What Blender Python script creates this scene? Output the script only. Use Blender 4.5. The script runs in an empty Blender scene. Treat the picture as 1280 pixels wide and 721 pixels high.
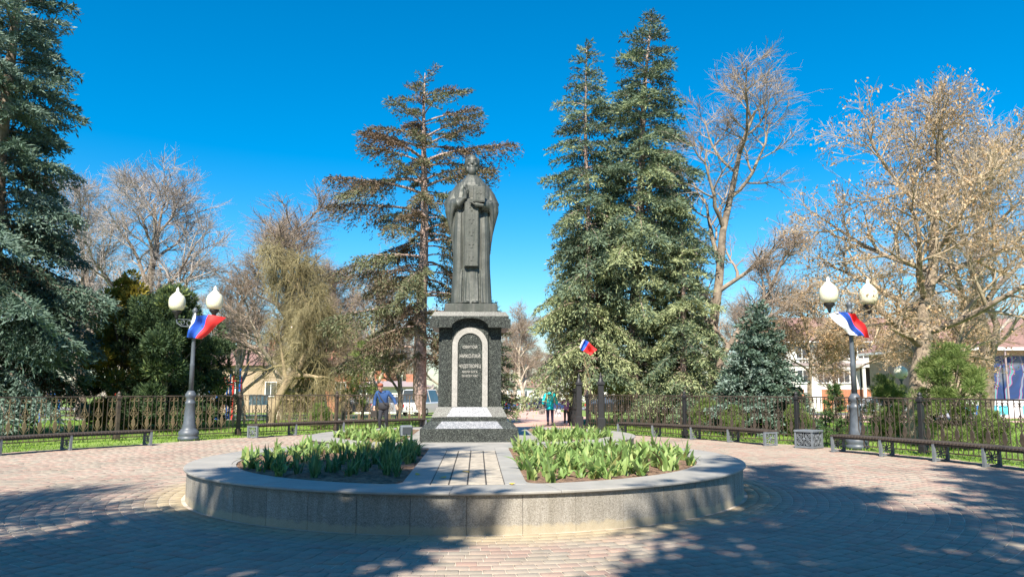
import bpy, bmesh, math, random
import numpy as np
from mathutils import Vector, Matrix, noise as mnoise
from mathutils.geometry import tessellate_polygon
R = math.radians
PI = math.pi
random.seed(7)
S = bpy.context.scene
COL = S.collection

# ------------------------------------------------------------------ camera, sky, sun, exposure
cd = bpy.data.cameras.new('camera'); cam = bpy.data.objects.new('camera', cd); COL.objects.link(cam)
cam.location = (0, 0, 1.6); cam.rotation_euler = (R(97.5), 0, 0)
cd.sensor_width = 36; cd.lens = 26.69; cd.clip_start = 0.1; cd.clip_end = 6000
S.camera = cam
SUN_EL, SUN_AZ = 47, 12          # light travels towards +Y, turned SUN_AZ degrees to the right
w = bpy.data.worlds.new('World'); S.world = w; w.use_nodes = True
nt = w.node_tree; nt.nodes.clear()
sky = nt.nodes.new('ShaderNodeTexSky'); sky.sky_type = 'NISHITA'; sky.sun_disc = False
sky.sun_elevation = R(SUN_EL); sky.sun_rotation = R(180 + SUN_AZ)
sky.air_density = 1.0; sky.dust_density = 0.6; sky.ozone_density = 4.0
hs = nt.nodes.new('ShaderNodeHueSaturation'); hs.inputs['Saturation'].default_value = 1.5; hs.inputs['Hue'].default_value = 0.492
bgn = nt.nodes.new('ShaderNodeBackground'); bgn.inputs['Strength'].default_value = 0.093
won = nt.nodes.new('ShaderNodeOutputWorld')
nt.links.new(sky.outputs[0], hs.inputs['Color']); nt.links.new(hs.outputs[0], bgn.inputs[0]); nt.links.new(bgn.outputs[0], won.inputs[0])
sl = bpy.data.lights.new('sun', 'SUN'); sl.energy = 5.0; sl.angle = R(0.45); sl.color = (1.0, 0.92, 0.79)
sun = bpy.data.objects.new('sun', sl); COL.objects.link(sun)
_d = Vector((math.sin(R(SUN_AZ)) * math.cos(R(SUN_EL)), math.cos(R(SUN_AZ)) * math.cos(R(SUN_EL)), -math.sin(R(SUN_EL))))
sun.rotation_euler = _d.to_track_quat('-Z', 'Y').to_euler(); sun.location = (-8, -30, 40)
S.view_settings.view_transform = 'Standard'; S.view_settings.look = 'None'
S.view_settings.exposure = 1.06; S.view_settings.gamma = 1

# ------------------------------------------------------------------ helpers: objects
def tag(o, label=None, cat=None, group=None, kind=None):
    if label: o['label'] = label
    if cat: o['category'] = cat
    if group: o['group'] = group
    if kind: o['kind'] = kind
    return o
def empty(name, loc=(0, 0, 0), rz=0, label=None, cat=None, group=None):
    o = bpy.data.objects.new(name, None); COL.objects.link(o)
    o.empty_display_size = 0.2; o.location = loc; o.rotation_euler = (0, 0, rz)
    return tag(o, label, cat, group)
def link(name, me, parent=None, loc=(0, 0, 0), rot=(0, 0, 0), scale=None):
    o = bpy.data.objects.new(name, me); COL.objects.link(o)
    if parent is not None: o.parent = parent
    o.location = loc; o.rotation_euler = rot
    if scale is not None: o.scale = scale
    return o
def children(o): return [c for c in COL.objects if c.parent == o]
def copy_tree(o, parent=None):
    c = o.copy(); COL.objects.link(c); c.parent = parent
    for ch in KIDS(o): copy_tree(ch, c)
    return c
def KIDS(o):
    return list(o.children)

class MB:
    """collects shapes, builds one mesh"""
    def __init__(s): s.v = []; s.f = []; s.mi = []; s.cur = 0
    def add(s, vs, fs):
        b = len(s.v); s.v += [tuple(x) for x in vs]; s.f += [tuple(i + b for i in f) for f in fs]; s.mi += [s.cur] * len(fs)
    def box(s, x0, x1, y0, y1, z0, z1, rz=0, piv=(0, 0)):
        vs = [(x, y, z) for z in (z0, z1) for y in (y0, y1) for x in (x0, x1)]
        if rz:
            c, q = math.cos(rz), math.sin(rz)
            vs = [(piv[0] + (x - piv[0]) * c - (y - piv[1]) * q, piv[1] + (x - piv[0]) * q + (y - piv[1]) * c, z) for x, y, z in vs]
        s.add(vs, [(0, 2, 3, 1), (4, 5, 7, 6), (0, 1, 5, 4), (2, 6, 7, 3), (0, 4, 6, 2), (1, 3, 7, 5)])
    def bbox(s, x0, x1, y0, y1, z0, z1, b=.01):
        """box with chamfered vertical and top edges"""
        def ring(d, z): return [(x0 + d, y0 + b, z) if 0 else None]
        def oct_(i, z):
            a, c = x0 + i, x1 - i; e, g = y0 + i, y1 - i
            return [(a + b, e, z), (c - b, e, z), (c, e + b, z), (c, g - b, z), (c - b, g, z), (a + b, g, z), (a, g - b, z), (a, e + b, z)]
        vs = oct_(0, z0) + oct_(0, z1 - b) + oct_(b, z1)
        fs = [tuple(range(7, -1, -1)), tuple(range(16, 24))]
        for k in (0, 8):
            for i in range(8): fs.append((k + i, k + (i + 1) % 8, k + 8 + (i + 1) % 8, k + 8 + i))
        s.add(vs, fs)
    def tube(s, pts, rad, n=6, caps=True):
        pts = [Vector(p) for p in pts]
        if not hasattr(rad, '__len__'): rad = [rad] * len(pts)
        vs = []; prev = None
        for i, p in enumerate(pts):
            t = (pts[min(i + 1, len(pts) - 1)] - pts[max(i - 1, 0)]).normalized()
            if prev is None:
                a = t.orthogonal().normalized()
            else:
                a = prev - t * prev.dot(t)
                a = a.normalized() if a.length > 1e-6 else t.orthogonal().normalized()
            prev = a; b = t.cross(a)
            for k in range(n):
                q = 2 * PI * k / n
                vs.append(p + (a * math.cos(q) + b * math.sin(q)) * rad[i])
        fs = []
        for i in range(len(pts) - 1):
            for k in range(n):
                fs.append((i * n + k, i * n + (k + 1) % n, (i + 1) * n + (k + 1) % n, (i + 1) * n + k))
        if caps:
            fs.append(tuple(range(n - 1, -1, -1))); fs.append(tuple((len(pts) - 1) * n + k for k in range(n)))
        s.add(vs, fs)
    def lathe(s, prof, n=20, c=(0, 0, 0), sx=1, sy=1):
        vs = []
        for r, z in prof:
            for k in range(n):
                q = 2 * PI * k / n
                vs.append((c[0] + r * math.cos(q) * sx, c[1] + r * math.sin(q) * sy, c[2] + z))
        fs = []
        for i in range(len(prof) - 1):
            for k in range(n):
                fs.append((i * n + k, i * n + (k + 1) % n, (i + 1) * n + (k + 1) % n, (i + 1) * n + k))
        fs.append(tuple(range(n - 1, -1, -1))); fs.append(tuple((len(prof) - 1) * n + k for k in range(n)))
        s.add(vs, fs)
    def torus(s, c, r, t, axis='y', n=14, m=5, a0=0, a1=2 * PI):
        full = abs(a1 - a0 - 2 * PI) < 1e-6
        pts = []
        N = n if full else n + 1
        for i in range(N):
            q = a0 + (a1 - a0) * i / n
            if axis == 'y': pts.append((c[0] + r * math.cos(q), c[1], c[2] + r * math.sin(q)))
            elif axis == 'x': pts.append((c[0], c[1] + r * math.cos(q), c[2] + r * math.sin(q)))
            else: pts.append((c[0] + r * math.cos(q), c[1] + r * math.sin(q), c[2]))
        if full: pts.append(pts[0])
        s.tube(pts, t, m, caps=not full)
    def prism(s, poly, z0, z1):
        n = len(poly)
        vs = [(x, y, z0) for x, y in poly] + [(x, y, z1) for x, y in poly]
        s.add(vs, [tuple(range(n - 1, -1, -1)), tuple(range(n, 2 * n))] + [(i, (i + 1) % n, n + (i + 1) % n, n + i) for i in range(n)])
    def prism_y(s, poly, y0, y1):
        n = len(poly)
        vs = [(x, y0, z) for x, z in poly] + [(x, y1, z) for x, z in poly]
        s.add(vs, [tuple(range(n)), tuple(range(2 * n - 1, n - 1, -1))] + [(i, n + i, n + (i + 1) % n, (i + 1) % n) for i in range(n)])
    def frustum(s, x0, x1, y0, y1, z0, X0, X1, Y0, Y1, z1):
        vs = [(x0, y0, z0), (x1, y0, z0), (x1, y1, z0), (x0, y1, z0), (X0, Y0, z1), (X1, Y0, z1), (X1, Y1, z1), (X0, Y1, z1)]
        s.add(vs, [(3, 2, 1, 0), (4, 5, 6, 7), (0, 1, 5, 4), (1, 2, 6, 5), (2, 3, 7, 6), (3, 0, 4, 7)])
    def ell(s, c, r, n=12, m=8, rot=None):
        vs = []; 
        for j in range(m + 1):
            a = PI * j / m
            for k in range(n):
                q = 2 * PI * k / n
                p = Vector((r[0] * math.sin(a) * math.cos(q), r[1] * math.sin(a) * math.sin(q), -r[2] * math.cos(a)))
                if rot: p = rot @ p
                vs.append(p + Vector(c))
        fs = [(j * n + k, j * n + (k + 1) % n, (j + 1) * n + (k + 1) % n, (j + 1) * n + k) for j in range(m) for k in range(n)]
        s.add(vs, fs)
    def mesh(s, name, mats, smooth=False):
        me = bpy.data.meshes.new(name); me.from_pydata(s.v, [], s.f)
        if not isinstance(mats, (list, tuple)): mats = [mats]
        for m in mats: me.materials.append(m)
        if len(mats) > 1: me.polygons.foreach_set('material_index', s.mi)
        if smooth: me.polygons.foreach_set('use_smooth', [True] * len(me.polygons))
        me.validate(); me.update(); return me
    def build(s, name, mats, parent=None, smooth=False, loc=(0, 0, 0), rot=(0, 0, 0)):
        return link(name, s.mesh(name, mats, smooth), parent, loc, rot)

def np_mesh(name, V, Fc, mat, tint=None, smooth=False):
    """V (n,3); Fc (m,k) constant-size faces; tint (m,) float face attribute"""
    me = bpy.data.meshes.new(name); m, k = Fc.shape
    me.vertices.add(len(V)); me.vertices.foreach_set('co', np.ascontiguousarray(V, dtype=np.float32).ravel())
    me.loops.add(m * k); me.loops.foreach_set('vertex_index', np.ascontiguousarray(Fc, dtype=np.int32).ravel())
    me.polygons.add(m); me.polygons.foreach_set('loop_start', np.arange(0, m * k, k, dtype=np.int32))
    if smooth: me.polygons.foreach_set('use_smooth', np.ones(m, dtype=bool))
    if tint is not None:
        a = me.attributes.new('tint', 'FLOAT', 'FACE'); a.data.foreach_set('value', tint.astype(np.float32))
    me.materials.append(mat); me.update(calc_edges=True)
    return me

# ------------------------------------------------------------------ materials
def newmat(name):
    m = bpy.data.materials.new(name); m.use_nodes = True
    n = m.node_tree.nodes; p = n['Principled BSDF']; return m, m.node_tree, p
def _noise(t, scale, detail=4, rough=.6, coord='Object'):
    tc = t.nodes.new('ShaderNodeTexCoord'); nz = t.nodes.new('ShaderNodeTexNoise')
    nz.inputs['Scale'].default_value = scale; nz.inputs['Detail'].default_value = detail; nz.inputs['Roughness'].default_value = rough
    t.links.new(tc.outputs[coord], nz.inputs['Vector']); return nz
def ramp(t, src, stops, interp='LINEAR'):
    r = t.nodes.new('ShaderNodeValToRGB'); e = r.color_ramp.elements; r.color_ramp.interpolation = interp
    while len(e) < len(stops): e.new(.5)
    for i, (p, c) in enumerate(stops): e[i].position = p; e[i].color = (*c, 1)
    t.links.new(src, r.inputs[0]); return r.outputs[0]
def mix(t, fac, a, b, mode='MIX'):
    m = t.nodes.new('ShaderNodeMix'); m.data_type = 'RGBA'; m.blend_type = mode
    for i, v in ((0, fac), (6, a), (7, b)):
        if hasattr(v, 'is_output') or isinstance(v, bpy.types.NodeSocket): t.links.new(v, m.inputs[i])
        else: m.inputs[i].default_value = v if i == 0 else (*v, 1)
    return m.outputs[2]
def bump(t, p, h, strength=.3, dist=.02):
    b = t.nodes.new('ShaderNodeBump'); b.inputs['Strength'].default_value = strength; b.inputs['Distance'].default_value = dist
    t.links.new(h, b.inputs['Height']); t.links.new(b.outputs[0], p.inputs['Normal'])
def mat(name, c, rough=.7, var=.18, scale=6, metal=0, bmp=.2, bdist=.01, spec=.5, c2=None, coord='Object', detail=5):
    m, t, p = newmat(name)
    nz = _noise(t, scale, detail, coord=coord)
    lo = tuple(x * (1 - var) for x in c); hi = tuple(min(1, x * (1 + var)) for x in (c2 or c))
    t.links.new(ramp(t, nz.outputs[0], [(.3, lo), (.7, hi)]), p.inputs['Base Color'])
    p.inputs['Roughness'].default_value = rough; p.inputs['Metallic'].default_value = metal; p.inputs['Specular IOR Level'].default_value = spec
    if bmp: 
        n2 = _noise(t, scale * 5, 4, coord=coord); bump(t, p, n2.outputs[0], bmp, bdist)
    return m
def attr(t, name='tint'):
    a = t.nodes.new('ShaderNodeAttribute'); a.attribute_name = name; return a.outputs['Fac']
def foliage(name, stops, rough=.65, trans=.25):
    m, t, p = newmat(name)
    c = ramp(t, attr(t), stops)
    t.links.new(c, p.inputs['Base Color']); p.inputs['Roughness'].default_value = rough; p.inputs['Specular IOR Level'].default_value = .25
    if trans:
        tr = t.nodes.new('ShaderNodeBsdfTranslucent'); t.links.new(c, tr.inputs['Color'])
        ms = t.nodes.new('ShaderNodeMixShader'); ms.inputs[0].default_value = trans
        out = t.nodes['Material Output']
        t.links.new(p.outputs[0], ms.inputs[1]); t.links.new(tr.outputs[0], ms.inputs[2]); t.links.new(ms.outputs[0], out.inputs[0])
    return m
M = {}
M['spruce_blue'] = foliage('spruce_blue', [(0, (0.063, 0.038, 0.021)), (0.06, (0.042, 0.067, 0.038)), (0.4, (0.088, 0.143, 0.1)), (0.75, (0.159, 0.226, 0.184)), (1, (0.26, 0.335, 0.293))], trans=.12)
M['spruce_green'] = foliage('spruce_green', [(0, (0.091, 0.073, 0.043)), (0.12, (0.091, 0.122, 0.073)), (0.4, (0.11, 0.165, 0.116)), (0.62, (0.171, 0.22, 0.122)), (0.8, (0.244, 0.281, 0.134)), (1, (0.366, 0.403, 0.207))], trans=.12)
M['spruce_brown'] = foliage('spruce_brown', [(0, (.10, .065, .04)), (.3, (.185, .13, .09)), (.5, (.15, .13, .075)), (.7, (.11, .135, .07)), (1, (.23, .24, .13))], trans=.12)
M['spruce_dark'] = foliage('spruce_dark', [(0, (0.031, 0.054, 0.028)), (0.5, (0.054, 0.092, 0.043)), (0.85, (0.107, 0.153, 0.054)), (1, (0.245, 0.291, 0.077))], trans=.12)
M['thuja_gold'] = foliage('thuja_gold', [(0, (.12, .12, .02)), (.5, (.24, .20, .03)), (1, (.40, .32, .05))])
M['shrub_green'] = foliage('shrub_green', [(0, (.10, .16, .03)), (.5, (.17, .26, .05)), (1, (.30, .38, .09))], trans=.35)
M['pine_green'] = foliage('pine_green', [(0, (.04, .09, .02)), (.5, (.07, .14, .04)), (1, (.14, .22, .08))])
M['dry_keys'] = foliage('dry_keys', [(0, (.33, .20, .10)), (.5, (.50, .34, .19)), (1, (.68, .50, .31))], trans=.3)
M['buds'] = foliage('buds', [(0, (.20, .17, .06)), (.5, (.32, .27, .10)), (1, (.42, .36, .16))], trans=.3)
M['grass'] = foliage('grass', [(0, (.09, .17, .02)), (.5, (.16, .30, .03)), (1, (.28, .42, .06))], trans=.35)
M['bark'] = mat('bark', (.16, .12, .09), .9, .4, 5, c2=(.24, .19, .15), bmp=.8, bdist=.03)
M['bark_pink'] = mat('bark_pink', (.22, .15, .12), .9, .45, 7, c2=(.42, .31, .27), bmp=.9, bdist=.04)
M['bark_pale'] = mat('bark_pale', (.26, .22, .17), .9, .4, 6, c2=(.42, .36, .28), bmp=.7, bdist=.03)
M['bark_greyed'] = mat('bark_greyed', (.15, .12, .095), .9, .4, 3, c2=(.27, .22, .165), bmp=.6, bdist=.03)
M['bark_yellow'] = mat('bark_yellow', (.17, .13, .085), .9, .4, 2.5, c2=(.30, .235, .14), bmp=.6, bdist=.03)
def twigmat(name, a, b):
    m, t, p = newmat(name); g = _noise(t, .7, 3)
    t.links.new(ramp(t, g.outputs[0], [(.35, a), (.65, b)]), p.inputs['Base Color']); p.inputs['Roughness'].default_value = .85; return m
M['twig_grey'] = twigmat('twig_grey', (.30, .26, .24), (.45, .40, .37))
M['twig_brown'] = twigmat('twig_brown', (.25, .19, .15), (.42, .34, .27))
M['twig_olive'] = twigmat('twig_olive', (.18, .15, .07), (.33, .29, .16))
M['twig_far'] = twigmat('twig_far', (.30, .24, .20), (.40, .34, .30))

def granite(name, base, fleck, fleck2, scale, cover=.5, rough=.25, coat=0):
    m, t, p = newmat(name)
    tc = t.nodes.new('ShaderNodeTexCoord'); v = t.nodes.new('ShaderNodeTexVoronoi'); v.inputs['Scale'].default_value = scale
    t.links.new(tc.outputs['Object'], v.inputs['Vector'])
    sep = t.nodes.new('ShaderNodeSeparateColor'); t.links.new(v.outputs['Color'], sep.inputs[0])
    c = ramp(t, sep.outputs[0], [(0, base), (cover, tuple(x * 1.5 for x in base)), (cover + .12, fleck), (1, fleck2)])
    nz = _noise(t, scale * .12, 3)
    c = mix(t, .5, c, ramp(t, nz.outputs[0], [(.3, (.55, .55, .55)), (.7, (1, 1, 1))]), 'MULTIPLY')
    t.links.new(c, p.inputs['Base Color']); p.inputs['Roughness'].default_value = rough
    p.inputs['Coat Weight'].default_value = coat; p.inputs['Coat Roughness'].default_value = .08
    bump(t, p, sep.outputs[1], .08, .003)
    return m
M['granite_dark'] = granite('granite_dark', (.010, .012, .012), (.035, .040, .035), (.16, .18, .16), 95, .52, .42)
M['granite_pale'] = granite('granite_pale', (.12, .13, .15), (.25, .26, .28), (.42, .42, .44), 90, .42, .5)
M['granite_white'] = granite('granite_white', (.26, .25, .23), (.36, .345, .32), (.47, .45, .42), 90, .3, .5)
def wallstone():
    m, t, p = newmat('wall_granite')
    tc = t.nodes.new('ShaderNodeTexCoord'); v = t.nodes.new('ShaderNodeTexVoronoi'); v.inputs['Scale'].default_value = 120
    t.links.new(tc.outputs['Object'], v.inputs['Vector']); sep = t.nodes.new('ShaderNodeSeparateColor'); t.links.new(v.outputs['Color'], sep.inputs[0])
    c = ramp(t, sep.outputs[0], [(0, (.19, .17, .145)), (.2, (.27, .25, .22)), (.7, (.34, .32, .285)), (1, (.42, .40, .36))])
    oi = t.nodes.new('ShaderNodeObjectInfo')
    c = mix(t, .6, c, ramp(t, oi.outputs['Random'], [(0, (.74, .72, .68)), (.5, (.95, .93, .90)), (1, (1, 1, 1))]), 'MULTIPLY')
    # vertical water stains
    mp = t.nodes.new('ShaderNodeMapping'); mp.inputs['Scale'].default_value = (4, 4, .5); t.links.new(tc.outputs['Object'], mp.inputs[0])
    nz = t.nodes.new('ShaderNodeTexNoise'); nz.inputs['Scale'].default_value = 3; nz.inputs['Detail'].default_value = 5; t.links.new(mp.outputs[0], nz.inputs[0])
    c = mix(t, .55, c, ramp(t, nz.outputs[0], [(.35, (.62, .60, .55)), (.6, (1, 1, 1))]), 'MULTIPLY')
    # earth splashed along the foot
    gz = t.nodes.new('ShaderNodeSeparateXYZ'); t.links.new(tc.outputs['Object'], gz.inputs[0])
    n3 = _noise(t, 6, 5); ad = t.nodes.new('ShaderNodeMath'); ad.operation = 'MULTIPLY_ADD'; t.links.new(n3.outputs[0], ad.inputs[0]); ad.inputs[1].default_value = -.16; t.links.new(gz.outputs[2], ad.inputs[2])
    c = mix(t, ramp(t, ad.outputs[0], [(0, (.7, .7, .7)), (.03, (0, 0, 0))]), c, (.42, .36, .25))
    t.links.new(c, p.inputs['Base Color']); p.inputs['Roughness'].default_value = .8; bump(t, p, sep.outputs[1], .35, .004); return m
M['wall_granite'] = wallstone()
def coping_mat():
    m, t, p = newmat('coping_stone')
    a = _noise(t, 2.2, 6); b = _noise(t, 90, 3)
    c = ramp(t, a.outputs[0], [(.3, (.29, .285, .265)), (.7, (.42, .40, .365))])
    c = mix(t, .5, c, ramp(t, b.outputs[0], [(.3, (.75, .75, .75)), (.7, (1, 1, 1))]), 'MULTIPLY')
    oi = t.nodes.new('ShaderNodeObjectInfo')
    c = mix(t, .7, c, ramp(t, oi.outputs['Random'], [(0, (.85, .85, .86)), (1, (1, .98, .95))]), 'MULTIPLY')
    t.links.new(c, p.inputs['Base Color']); p.inputs['Roughness'].default_value = .6; bump(t, p, b.outputs[0], .12, .003); return m
M['coping_stone'] = coping_mat()
M['path_tile'] = mat('path_tile', (.32, .28, .225), .75, .16, 9, c2=(.41, .36, .29), bmp=.3, bdist=.004)
CX, CY = -.70, 13.0             # centre of the round raised bed
def paver_mat(name, indiv):
    m, t, p = newmat(name)
    if indiv:
        oi = t.nodes.new('ShaderNodeObjectInfo'); f = oi.outputs['Random']
    else: f = attr(t)
    c = ramp(t, f, [(0, (0.316, 0.277, 0.223)), (0.16, (0.354, 0.313, 0.256)), (0.3, (0.376, 0.323, 0.265)), (0.42, (0.393, 0.318, 0.26)), (0.55, (0.382, 0.282, 0.232)), (0.66, (0.398, 0.277, 0.227)), (0.76, (0.403, 0.318, 0.26)), (0.88, (0.371, 0.318, 0.256)), (0.95, (0.409, 0.292, 0.242)), (1, (0.365, 0.257, 0.209))])
    geo = t.nodes.new('ShaderNodeNewGeometry')
    # distance to the centre of the raised bed: sand and dry earth gather along its wall
    vd = t.nodes.new('ShaderNodeVectorMath'); vd.operation = 'DISTANCE'; t.links.new(geo.outputs['Position'], vd.inputs[0]); vd.inputs[1].default_value = (CX, CY, 0)
    nz = t.nodes.new('ShaderNodeTexNoise'); nz.inputs['Scale'].default_value = 2.5; nz.inputs['Detail'].default_value = 6; t.links.new(geo.outputs['Position'], nz.inputs['Vector'])
    ad = t.nodes.new('ShaderNodeMath'); ad.operation = 'MULTIPLY_ADD'; t.links.new(nz.outputs[0], ad.inputs[0]); ad.inputs[1].default_value = -.5; t.links.new(vd.outputs['Value'], ad.inputs[2])
    mr = t.nodes.new('ShaderNodeMapRange'); mr.inputs['From Min'].default_value = 4.45; mr.inputs['From Max'].default_value = 4.85; mr.inputs['To Min'].default_value = .9; mr.inputs['To Max'].default_value = 0; t.links.new(ad.outputs[0], mr.inputs[0])
    c = mix(t, mr.outputs[0], c, (.42, .35, .235))
    n2 = t.nodes.new('ShaderNodeTexNoise'); n2.inputs['Scale'].default_value = .55; n2.inputs['Detail'].default_value = 5; t.links.new(geo.outputs['Position'], n2.inputs['Vector'])
    c = mix(t, .9, c, ramp(t, n2.outputs[0], [(.28, (.72, .71, .72)), (.5, (.93, .92, .91)), (.68, (1, 1, 1))]), 'MULTIPLY')
    n5 = t.nodes.new('ShaderNodeTexNoise'); n5.inputs['Scale'].default_value = 5.5; n5.inputs['Detail'].default_value = 8; n5.inputs['Roughness'].default_value = .7; t.links.new(geo.outputs['Position'], n5.inputs['Vector'])
    c = mix(t, .8, c, ramp(t, n5.outputs[0], [(.34, (.76, .74, .72)), (.45, (1, 1, 1))]), 'MULTIPLY')
    c = mix(t, ramp(t, n5.outputs[0], [(.60, (0, 0, 0)), (.72, (.55, .55, .55))]), c, (.44, .38, .30))
    n4 = t.nodes.new('ShaderNodeTexNoise'); n4.inputs['Scale'].default_value = 70; n4.inputs['Detail'].default_value = 3; t.links.new(geo.outputs['Position'], n4.inputs['Vector'])
    c = mix(t, .6, c, ramp(t, n4.outputs[0], [(.3, (.78, .78, .78)), (.7, (1, 1, 1))]), 'MULTIPLY')
    t.links.new(c, p.inputs['Base Color']); p.inputs['Roughness'].default_value = .85; p.inputs['Specular IOR Level'].default_value = .3
    bump(t, p, n4.outputs[0], .25, .004); return m
M['paver'] = paver_mat('paver', False); M['paver_single'] = paver_mat('paver_single', True)
M['joint_sand'] = mat('joint_sand', (.42, .36, .29), .95, .15, 3, c2=(.52, .45, .37), bmp=.2, bdist=.004)
M['plaza_far'] = mat('plaza_far', (.50, .40, .35), .9, .12, 1.2, c2=(.56, .45, .40), bmp=.1)
M['path_pink'] = mat('path_pink', (.50, .30, .24), .9, .1, .8, c2=(.58, .38, .32), bmp=.1)
M['asphalt'] = mat('asphalt', (.10, .10, .105), .9, .2, 3, bmp=.3)
M['park_path'] = mat('park_path', (.30, .28, .27), .9, .15, .7, bmp=.2)
M['lawn'] = mat('lawn', (.10, .16, .03), .95, .35, .35, c2=(.18, .26, .05), bmp=.5, bdist=.05, detail=8)
M['soil'] = mat('soil', (.16, .095, .06), .95, .45, 9, c2=(.27, .17, .11), bmp=1, bdist=.05, detail=8)
M['joint_dark'] = mat('joint_dark', (.05, .045, .04), .95, .3, 9)
M['kerb'] = mat('kerb', (.30, .28, .26), .9, .2, 4)
M['iron_grey'] = mat('iron_grey', (.085, .10, .12), .45, .2, 8, bmp=.15, bdist=.003)
M['iron_dark'] = mat('iron_dark', (.018, .018, .02), .5, .2, 8, bmp=.15, bdist=.003)
M['iron_bronze'] = mat('iron_bronze', (.035, .028, .024), .5, .3, 5, c2=(.085, .062, .045), bmp=.15, bdist=.003)
M['iron_gold'] = mat('iron_gold', (.10, .07, .04), .45, .4, 5, c2=(.20, .145, .085), bmp=.2, bdist=.003)
M['bench_leg'] = mat('bench_leg', (.15, .17, .19), .5, .15, 8, bmp=.15, bdist=.003)
M['slat'] = mat('slat', (.035, .028, .024), .5, .4, 14, c2=(.07, .055, .045), bmp=.2, bdist=.003)
def bronze():
    m, t, p = newmat('patinated_bronze')
    a = _noise(t, 3.2, 7); tc = t.nodes.new('ShaderNodeTexCoord'); mp = t.nodes.new('ShaderNodeMapping'); mp.inputs['Scale'].default_value = (9, 9, .8)
    t.links.new(tc.outputs['Object'], mp.inputs[0]); s = t.nodes.new('ShaderNodeTexNoise'); s.inputs['Scale'].default_value = 1.6; s.inputs['Detail'].default_value = 7; t.links.new(mp.outputs[0], s.inputs[0])
    c = ramp(t, a.outputs[0], [(.3, (.075, .08, .074)), (.7, (.145, .148, .135))])
    c = mix(t, .75, c, ramp(t, s.outputs[0], [(.35, (.55, .62, .58)), (.65, (1, 1, 1))]), 'MULTIPLY')
    t.links.new(c, p.inputs['Base Color']); p.inputs['Metallic'].default_value = .35; p.inputs['Roughness'].default_value = .55
    b = t.nodes.new('ShaderNodeBump'); b.inputs['Strength'].default_value = .5; b.inputs['Distance'].default_value = .03
    n3 = _noise(t, 22, 6); t.links.new(s.outputs[0], b.inputs['Height'])
    b2 = t.nodes.new('ShaderNodeBump'); b2.inputs['Strength'].default_value = .35; b2.inputs['Distance'].default_value = .01
    t.links.new(n3.outputs[0], b2.inputs['Height']); t.links.new(b.outputs[0], b2.inputs['Normal']); t.links.new(b2.outputs[0], p.inputs['Normal']); return m
M['bronze'] = bronze()
def globe():
    m, t, p = newmat('globe_glass'); p.inputs['Base Color'].default_value = (.76, .72, .54, 1); p.inputs['Roughness'].default_value = .22
    p.inputs['Subsurface Weight'].default_value = .3; p.inputs['Subsurface Radius'].default_value = (.1, .1, .06); p.inputs['Coat Weight'].default_value = .4; return m
M['globe'] = globe()
M['globe_cap'] = mat('globe_cap', (.80, .77, .66), .4, .05, 5, bmp=0)
def cloth(name, c):
    m = mat(name, c, .75, .08, 20, bmp=.2, bdist=.003)
    return m
M['flag_white'] = cloth('flag_white', (.80, .80, .82)); M['flag_blue'] = cloth('flag_blue', (.012, .09, .50)); M['flag_red'] = cloth('flag_red', (.72, .03, .03))
M['dry_leaf'] = mat('dry_leaf', (.70, .45, .05), .6, .1, 10)
M['wood'] = mat('wood', (.42, .30, .17), .7, .2, 8)
M['plaster_white'] = mat('plaster_white', (.74, .72, .68), .9, .08, 1.2, bmp=.1)
M['plaster_beige'] = mat('plaster_beige', (.38, .29, .20), .9, .12, 1.2, bmp=.1)
M['brick_red'] = mat('brick_red', (.42, .17, .10), .9, .2, 4, bmp=.2)
M['roof_brown'] = mat('roof_brown', (.24, .14, .12), .8, .2, 3, bmp=.4)
M['roof_red'] = mat('roof_red', (.40, .15, .10), .8, .2, 3, bmp=.4)
M['trim_grey'] = mat('trim_grey', (.30, .24, .24), .7, .1, 3)
M['window_glass'] = mat('window_glass', (.05, .06, .07), .1, .4, .8, bmp=0, spec=.9)
M['frame_white'] = mat('frame_white', (.80, .80, .78), .5, .05, 3, bmp=0)
M['paint_blue'] = mat('paint_blue', (.02, .13, .48), .5, .15, 6, bmp=.05); M['paint_red'] = mat('paint_red', (.60, .04, .03), .5, .15, 6, bmp=.05)
M['paint_white'] = mat('paint_white', (.80, .80, .80), .5, .06, 6, bmp=.05); M['paint_cyan'] = mat('paint_cyan', (.05, .42, .62), .5, .25, 1.5, c2=(.1, .55, .7), bmp=.05)
M['tyre'] = mat('tyre', (.02, .02, .02), .8, .1, 10); M['chrome'] = mat('chrome', (.5, .5, .5), .3, .1, 6, metal=.9, bmp=0)
M['skin'] = mat('skin', (.55, .32, .23), .55, .1, 12, bmp=.1); M['leather'] = mat('leather', (.03, .025, .02), .5, .2, 10)

# ------------------------------------------------------------------ terrain: level plaza, then a slight fall behind the gate
def gz(y): return 0 if y < 34 else -(min(y, 100) - 34) * .017
def sheet(name, poly_fn, m, dz, kind='structure'):
    pass
def strip_ground(name, x0f, x1f, ys, mat_, dz):
    V = []; F = []
    for i, y in enumerate(ys):
        V += [(x0f(y), y, gz(y) + dz), (x1f(y), y, gz(y) + dz)]
        if i: F.append((2 * i - 2, 2 * i - 1, 2 * i + 1, 2 * i))
    me = bpy.data.meshes.new(name); me.from_pydata(V, [], F); me.materials.append(mat_)
    o = link(name, me); tag(o, kind='structure'); return o
strip_ground('ground', lambda y: -1800, lambda y: 1800, [-400, 0, 34, 50, 75, 100, 300, 1000, 3500], M['lawn'], -.012)

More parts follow.
